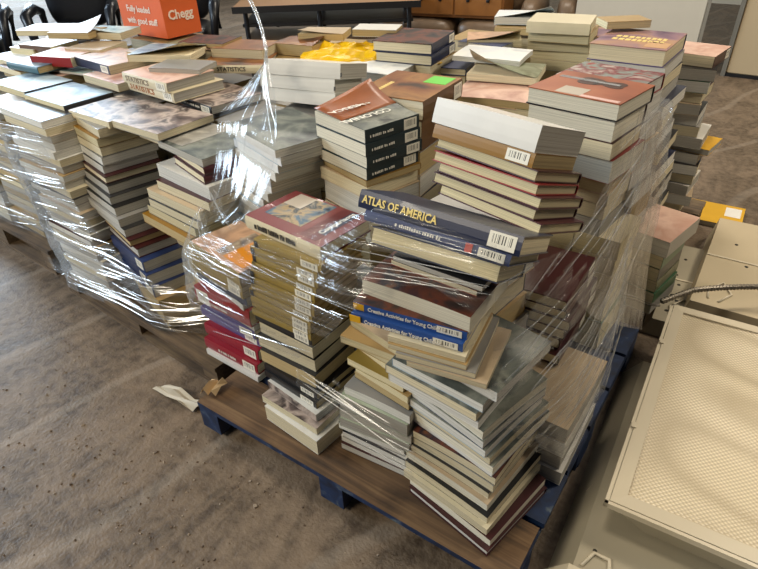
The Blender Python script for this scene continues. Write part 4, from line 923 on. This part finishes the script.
# orange carton
ctn = at(168, 39, .95); bx = empty('cardboard_carton', (ctn[0], ctn[1], .95), R(1), 'bright orange cardboard carton with white lettering on the left books', 'carton')
oc = plain('orange_card', 'D65E24', .6, var=.06, scale=6); mb = MB(); w_, d_, h_ = .39, .24, .30
mb.quadbox([(-w_, 0, 0), (0, 0, 0), (0, d_, 0), (-w_, d_, 0), (-w_, 0, h_), (0, 0, h_), (0, d_, h_), (-w_, d_, h_)]); mb.build('carton_body', oc, bx)
MB().quadbox([(-w_, -.004, h_), (0, -.004, h_), (0, -.10, h_+.07), (-w_, -.10, h_+.07), (-w_, 0, h_+.004), (0, 0, h_+.004), (0, -.098, h_+.074), (-w_, -.098, h_+.074)]).build('flap', oc, bx)
MB().quadbox([(.0, 0, h_), (.0, d_, h_), (.09, d_, h_+.08), (.09, 0, h_+.08), (-.004, 0, h_+.002), (-.004, d_, h_+.002), (.088, d_, h_+.083), (.088, 0, h_+.083)]).build('flap', oc, bx)
ink_w = plain('ink_carton', 'F0DCCB', .6)
textmesh('slogan_lettering', 'Fully loaded', .046, ink_w, bx, (-.21, -.002, .135), (R(90), 0, 0), .95, .001, .0008)
textmesh('slogan_lettering', 'with good stuff', .046, ink_w, bx, (-.195, -.002, .075), (R(90), 0, 0), .95, .001, .0008)
textmesh('logo_lettering', 'Chegg', .066, ink_w, bx, (.002, .115, .11), (R(90), 0, R(90)), 1, .001, .0015)
MB().box(-.001, .07, .19, .0015, .15, h_).build('packing_tape', plain('tape_beige', 'C9A888', .3), bx)
tag(FILL['mb'].build('book_pile', FILL['M']), 'lower books of the inner stacks, hidden behind the outer ones', 'books', kind='stuff')
# ---------------------------------------------------------------- stretch wrap
def film_mat(name, k=(1.6, 80), amt=.55, base=.035, tint='E4E8EA', bump=.9, fres=.35):
    m = bpy.data.materials.new(name); m.use_nodes = True; nt = m.node_tree; nt.nodes.clear(); L = nt.links.new; N = nt.nodes.new
    out = N('ShaderNodeOutputMaterial'); tr = N('ShaderNodeBsdfTransparent'); gl = N('ShaderNodeBsdfGlossy'); df = N('ShaderNodeBsdfDiffuse'); tl = N('ShaderNodeBsdfTranslucent')
    gl.inputs['Roughness'].default_value = .16; gl.inputs['Color'].default_value = (.95, .97, 1, 1); df.inputs['Color'].default_value = rgb(tint); tl.inputs['Color'].default_value = rgb(tint)
    uv = N('ShaderNodeUVMap'); uv.uv_map = 'UVMap'
    def streak(sx, sy, lo, hi, off=0):
        mp = N('ShaderNodeMapping'); mp.inputs['Scale'].default_value = (sx, sy, 1); mp.inputs['Location'].default_value = (off, off*3, 0); L(uv.outputs['UV'], mp.inputs['Vector'])
        n = N('ShaderNodeTexNoise'); n.inputs['Scale'].default_value = 1; n.inputs['Detail'].default_value = 3; n.inputs['Distortion'].default_value = .25; L(mp.outputs['Vector'], n.inputs['Vector'])
        r_ = N('ShaderNodeMapRange'); r_.inputs['From Min'].default_value = lo; r_.inputs['From Max'].default_value = hi; r_.clamp = True; L(n.outputs['Fac'], r_.inputs['Value']); return n, r_
    n1, s1 = streak(k[0], k[1], .56, .74); n2, s2 = streak(k[0]*2.2, k[1]*.32, .54, .8, 5); n3, s3 = streak(3, 5, .4, .65, 9)
    def mth(op, a, b_):
        q = N('ShaderNodeMath'); q.operation = op
        for i, v in enumerate((a, b_)):
            if isinstance(v, (int, float)): q.inputs[i].default_value = v
            else: L(v, q.inputs[i])
        return q.outputs[0]
    st = mth('MULTIPLY', mth('ADD', s1.outputs['Result'], mth('MULTIPLY', s2.outputs['Result'], .6)), mth('ADD', .35, mth('MULTIPLY', s3.outputs['Result'], .65)))
    fr = N('ShaderNodeFresnel'); fr.inputs['IOR'].default_value = 1.3
    bp = N('ShaderNodeBump'); bp.inputs['Strength'].default_value = bump; bp.inputs['Distance'].default_value = .01
    L(mth('ADD', n1.outputs['Fac'], n2.outputs['Fac']), bp.inputs['Height']); L(bp.outputs['Normal'], gl.inputs['Normal']); L(bp.outputs['Normal'], fr.inputs['Normal'])
    fac = mth('MINIMUM', mth('ADD', mth('ADD', mth('MULTIPLY', st, amt), base), mth('MULTIPLY', fr.outputs['Fac'], fres)), .8)
    m1 = N('ShaderNodeMixShader'); m1.inputs[0].default_value = .35; m2 = N('ShaderNodeMixShader'); m2.inputs[0].default_value = .6; m3_ = N('ShaderNodeMixShader')
    L(df.outputs[0], m1.inputs[1]); L(tl.outputs[0], m1.inputs[2]); L(m1.outputs[0], m2.inputs[1]); L(gl.outputs[0], m2.inputs[2])
    L(fac, m3_.inputs[0]); L(tr.outputs[0], m3_.inputs[1]); L(m2.outputs[0], m3_.inputs[2]); L(m3_.outputs[0], out.inputs['Surface'])
    return m
def fold_mat():
    m = bpy.data.materials.new('film_fold'); m.use_nodes = True; nt = m.node_tree; nt.nodes.clear(); L = nt.links.new; N = nt.nodes.new
    out = N('ShaderNodeOutputMaterial'); tr = N('ShaderNodeBsdfTransparent'); gl = N('ShaderNodeBsdfGlossy'); df = N('ShaderNodeBsdfDiffuse'); gl.inputs['Roughness'].default_value = .18; df.inputs['Color'].default_value = rgb('E8ECEE')
    a = N('ShaderNodeMixShader'); a.inputs[0].default_value = .55; c = N('ShaderNodeMixShader'); c.inputs[0].default_value = .38
    L(df.outputs[0], a.inputs[1]); L(gl.outputs[0], a.inputs[2]); L(tr.outputs[0], c.inputs[1]); L(a.outputs[0], c.inputs[2]); L(c.outputs[0], out.inputs['Surface'])
    return m
FOLD = fold_mat()
def hull(P):
    P = sorted(set(P)); 
    def half(Q):
        h = []
        for p in Q:
            while len(h) > 1 and (h[-1][0]-h[-2][0])*(p[1]-h[-2][1])-(h[-1][1]-h[-2][1])*(p[0]-h[-2][0]) <= 0: h.pop()
            h.append(p)
        return h
    a = half(P); c = half(P[::-1]); return a[:-1]+c[:-1]
def ray_hull(H, c, th):
    dx, dy = math.cos(th), math.sin(th); best = 0
    for (x1, y1), (x2, y2) in zip(H, H[1:]+H[:1]):
        ex, ey = x2-x1, y2-y1; den = dx*ey-dy*ex
        if abs(den) < 1e-9: continue
        t = ((x1-c[0])*ey-(y1-c[1])*ex)/den; u = ((x1-c[0])*dy-(y1-c[1])*dx)/den
        if t > 0 and -1e-6 <= u <= 1+1e-6: best = max(best, t)
    return best
class Skin:
    def __init__(s, key, c, zs, nth=180):
        s.c = c; s.zs = zs; s.n = nth; F = FOOT[key]; s.r = []
        for z in zs:
            P = [p for cs, a, e in F if a-.05 < z < e+.05 for p in cs]
            if len(P) < 3: s.r.append(s.r[-1] if s.r else [0]*nth); continue
            H = hull([tuple(p) for p in P]); s.r.append([ray_hull(H, c, math.tau*i/nth) for i in range(nth)])
    def R(s, th, z):
        i = (th/math.tau*s.n) % s.n; i0 = int(i); f = i-i0; i1 = (i0+1) % s.n; i0 %= s.n
        zz = (z-s.zs[0])/(s.zs[1]-s.zs[0]); zz = max(0, min(len(s.zs)-1.001, zz)); k = int(zz); g = zz-k
        q = lambda kk: s.r[kk][i0]*(1-f)+s.r[kk][i1]*f
        return q(k)*(1-g)+q(k+1)*g
    def tight(s, th, lo, hi, n=14):
        "profile of a taut sheet from lo to hi at angle th: upper concave envelope of the radius"
        pts = [(lo+(hi-lo)*i/n, max(s.R(th+d, lo+(hi-lo)*i/n) for d in (-.03, 0, .03))) for i in range(n+1)]
        h = []
        for p in pts:
            while len(h) > 1 and (h[-1][1]-h[-2][1])*(p[0]-h[-2][0]) <= (p[1]-h[-2][1])*(h[-1][0]-h[-2][0]): h.pop()
            h.append(p)
        def ev(z):
            for a, e in zip(h, h[1:]):
                if a[0]-1e-9 <= z <= e[0]+1e-9: return a[1]+(e[1]-a[1])*(z-a[0])/(e[0]-a[0]+1e-9)
            return h[-1][1]
        return ev
def pl(tab, x):
    if x <= tab[0][0]: return tab[0][1:]
    for a, e in zip(tab, tab[1:]):
        if x <= e[0]:
            f = (x-a[0])/(e[0]-a[0]); return [p+(q-p)*f for p, q in zip(a[1:], e[1:])]
    return tab[-1][1:]
def sheet(root, sk, tab, phi, mat, name='film_sheet', nth=150, nz=40, wr=.007, hole=.0, seed=0, folds=40, fr=(.0006, .0016)):
    t0, t1 = tab[0][0], tab[-1][0]; vs = []; uv = []; fs = []; sphi, cphi = math.sin(R(phi)), math.cos(R(phi))
    prof = []; s_ = 0; prev = None
    for i in range(nth+1):
        td = t0+(t1-t0)*i/nth; lo, hi = pl(tab, td); prof.append((R(td), lo, hi, sk.tight(R(td), lo, hi)))
    def pos(i, v):
        th, lo, hi, ev = prof[i]; z = lo+(hi-lo)*v; acc = 0; W = 0
        for d in (-2, -1, 0, 1, 2):
            j = max(0, min(nth, i+d)); acc = max(acc, prof[j][3](z)*math.cos(prof[j][0]-th)) if d else max(acc, ev(z))
        return th, z, acc+.006
    S = [0]
    for i in range(1, nth+1):
        r_ = prof[i][3]((prof[i][1]+prof[i][2])/2); S.append(S[-1]+r_*abs(prof[i][0]-prof[i-1][0]))
    grid = []
    for i in range(nth+1):
        for k in range(nz+1):
            th, z, r_ = pos(i, k/nz)
            a, c = S[i]*cphi+z*sphi, -S[i]*sphi+z*cphi
            h = noise.noise(Vector((a*2.5, c*34, seed)))*.7+noise.noise(Vector((a*5, c*75, seed+4)))*.4
            r_ += wr*max(0, h+.25); grid.append(r_)
            vs.append((sk.c[0]+math.cos(th)*r_, sk.c[1]+math.sin(th)*r_, z+.002*h)); uv.append((a, c))
    for i in range(nth):
        for k in range(nz):
            a, c = uv[i*(nz+1)+k]
            if hole and noise.noise(Vector((a*1.2, c*14, seed+20)))+.5*noise.noise(Vector((a*2, c*30, seed+30))) < hole-.5: continue
            fs.append([i*(nz+1)+k, (i+1)*(nz+1)+k, (i+1)*(nz+1)+k+1, i*(nz+1)+k+1])
    me = mesh(vs, fs); ul = me.uv_layers.new(name='UVMap')
    for l in me.loops: ul.data[l.index].uv = uv[l.vertex_index]
    link(name, me, [mat], root, smooth=True)
    # gathered folds
    rnd = random.Random(seed); mb = MB()
    for _ in range(folds):
        i0 = rnd.uniform(0, nth*.85); v0 = rnd.random(); L_ = rnd.uniform(.15, .6); pts = []
        th, z, r_ = pos(int(i0), v0); s0 = S[int(i0)]; ph = phi+rnd.uniform(-6, 6); st = .02
        for q in range(int(L_/st)):
            s1 = s0+q*st*math.cos(R(ph)); z1 = z+q*st*math.sin(R(ph))
            if s1 >= S[-1]: break
            i = 0
            lo_, hi_ = 0, nth
            while hi_-lo_ > 1:
                mid = (lo_+hi_)//2
                if S[mid] <= s1: lo_ = mid
                else: hi_ = mid
            th, lo, hi, ev = prof[lo_]
            if not lo-.01 <= z1 <= hi+.01: break
            _, _, rr_ = pos(lo_, (z1-lo)/(hi-lo+1e-6)); f = (s1-S[lo_])/(S[lo_+1]-S[lo_]+1e-9) if lo_ < nth else 0
            th2 = th+(prof[min(nth, lo_+1)][0]-th)*f; rr_ += wr*.9
            pts.append((sk.c[0]+math.cos(th2)*rr_, sk.c[1]+math.sin(th2)*rr_, z1))
        for _k in range(30):
            if len(pts) > 4:
                V_ = [Vector(p) for p in pts]
                pts = [tuple(V_[0])]+[tuple((V_[i-1]+V_[i+1])*.5) for i in range(1, len(V_)-1)]+[tuple(V_[-1])]
        if len(pts) > 3:
            w_ = rnd.uniform(*fr)*(2 if rnd.random() < .12 else 1); n = len(pts); mb.tube(pts, [w_*math.sin(math.pi*(i+.5)/n)+.0003 for i in range(n)], 4)
    if mb.v: tag(mb.build('film_folds', FOLD, root), kind='stuff')
FILM = film_mat('stretch_film', (1.4, 85), .75, .06); FILMB = film_mat('stretch_film_left_sheen', (1.6, 60), .75, .15, 'DDE6EE'); FILMR = film_mat('stretch_film_right', (1.0, 95), .7, .045)  # left film: blue tint and raised white base imitate a daylight sheen
zs = [.02+.04*i for i in range(31)]
sk = Skin('near', (-.8, 1.4), zs)
wr = empty('stretch_wrap', (0, 0, 0), 0, 'clear streaky stretch film wound around the near book load', 'stretch film')
sheet(wr, sk, [(-205, .80, .98), (-180, .62, .86), (-160, .42, .76), (-140, .34, .73), (-126, .40, .80), (-112, .44, .86), (-98, .58, .92), (-80, .80, 1.0), (-62, .86, 1.0), (-50, .82, 1.0)], 6, FILM, hole=.30, seed=1, folds=46, wr=.006)
sheet(wr, sk, [(-50, .62, .98), (-40, .42, .92), (-25, .26, .88), (-5, .22, .92), (12, .26, 1.0), (26, .36, 1.06), (42, .44, 1.06), (58, .40, 1.02), (72, .4, 1.0)], 7, FILMR, hole=.28, seed=7, folds=62, wr=.008, fr=(.0005, .0016))
# low tight bands over the foot of the low stack
sheet(wr, sk, [(-112, .34, .42), (-95, .30, .44), (-75, .26, .40), (-66, .24, .36)], -3, FILM, 'film_band', 60, 10, .004, .34, 12, 9, (.0008, .0018))
sk2 = Skin('left', (-2.1, 1.5), zs)
w2 = empty('stretch_wrap', (-2.1, 1.5, 0), 0, 'bluish shining stretch film around the left book load', 'stretch film')
w2.location = (0, 0, 0)
sheet(w2, sk2, [(-215, .3, .84), (-160, .12, .85), (-140, .08, .85), (-122, .08, .84), (-114, .08, .60), (-100, .08, .46), (-84, .08, .40), (-66, .07, .34), (-50, .07, .3), (-30, .1, .3)], 4, FILMB, hole=.22, seed=21, folds=90, wr=.009, fr=(.0008, .0022))
sk3 = Skin('far', (-3.1, 1.6), zs)
w3 = empty('stretch_wrap', (0, 0, 0), 0, 'stretch film around the far left book load', 'stretch film')
sheet(w3, sk3, [(-130, .15, .75), (-90, .15, .78), (-60, .15, .78), (-30, .2, .7)], 4, FILMB, hole=.3, seed=25, folds=24)
# tent of film pulled up to the white paperbacks
def tent(root, lines, mat, nu=40, nv=46, wrk=.01, seed=3, tail=True):
    def smp(P, f):
        x = f*(len(P)-1); i = min(int(x), len(P)-2); g = x-i
        def cr(a, b_, c, d): return .5*((2*b_)+(-a+c)*g+(2*a-5*b_+4*c-d)*g*g+(-a+3*b_-3*c+d)*g**3)
        q = [P[max(0, min(len(P)-1, i+k))] for k in (-1, 0, 1, 2)]
        return Vector([cr(*[p[j] for p in q]) for j in range(3)])
    vs = []; uv = []; fs = []
    for j in range(nv+1):
        col = [smp(l, j/nv) for l in lines]
        for i in range(nu+1):
            p = smp(col, i/nu); h = noise.noise(Vector((i/nu*9, j/nv*2.2, seed)))+.5*noise.noise(Vector((i/nu*22, j/nv*4, seed+3)))
            vs.append(p+(Vector((0, 0, CAMH))-p).normalized()*wrk*max(-.3, h)); uv.append((j/nv*.5, i/nu*.4))
    for j in range(nv):
        for i in range(nu): fs.append([j*(nu+1)+i, j*(nu+1)+i+1, (j+1)*(nu+1)+i+1, (j+1)*(nu+1)+i])
    me = mesh(vs, fs); ul = me.uv_layers.new(name='UVMap')
    for l in me.loops: ul.data[l.index].uv = uv[l.vertex_index]
    link('film_tent', me, [mat], root, smooth=True)
A3 = lambda u, v, z: Vector((*at(u, v, z), z))
pk = A3(266, 62, 1.11)
FT = film_mat('stretch_film_tent', (3, 26), .38, .03, 'E4EEF6', .35, .1)
tent(wr, [[pk, A3(240, 92, 1.03), A3(219, 118, .985), A3(216, 160, .86), A3(206, 200, .77), A3(184, 226, .715)],
          [pk+Vector((.01, -.01, 0)), A3(258, 92, 1.05), A3(244, 122, .995), A3(240, 160, .885), A3(232, 198, .79), A3(212, 222, .735)],
          [pk+Vector((.02, -.01, 0)), A3(275, 95, 1.05), A3(276, 140, 1.0), A3(272, 170, .90), A3(258, 205, .80), A3(238, 225, .76)],
          ], FT, seed=3, wrk=.006)
mb = MB(); rnd = random.Random(8)
for k in range(9):
    a = pk+Vector((.0, -.004, .0)); g = (.0, .04, .10, .45, .8, .88, .94, 1.0, 1.05)[k]; e = A3(222+g*55, 112+g*28, .99)+Vector((0, -.006, .004))
    L_ = rnd.uniform(.5, 1); q = [a+(e-a)*f*L_+Vector((0, -.01*math.sin(math.pi*f), -.012*math.sin(math.pi*f))) for f in [i/8 for i in range(9)]]
    mb.tube(q, [(.0016 if k % 4 else .003)*(1-.7*i/8) for i in range(9)], 4)
tag(mb.build('film_folds', FOLD, wr), kind='stuff')
tl_ = [pk, A3(266, 48, 1.16), A3(262, 30, 1.2), A3(256, 12, 1.24), A3(247, -6, 1.29), A3(236, -20, 1.32)]
MB().tube(tl_, [.010, .006, .006, .007, .008, .006], 6).build('film_tail', FOLD, wr, smooth=True)
# bunched film hanging at the rear right corner
tent(wr, [[A3(640, 108, 1.06), A3(630, 150, .95), A3(618, 200, .80), A3(600, 250, .68), A3(575, 300, .6)], [A3(652, 112, 1.05), A3(650, 160, .9), A3(640, 210, .76), A3(622, 262, .62), A3(600, 320, .48)], [A3(662, 112, 1.05), A3(662, 160, .88), A3(656, 220, .66), A3(648, 270, .48), A3(642, 330, .2)]], film_mat('stretch_film_bunch', (3, 60), .6, .05, 'E6D8CC'), 30, 40, .012, 9)
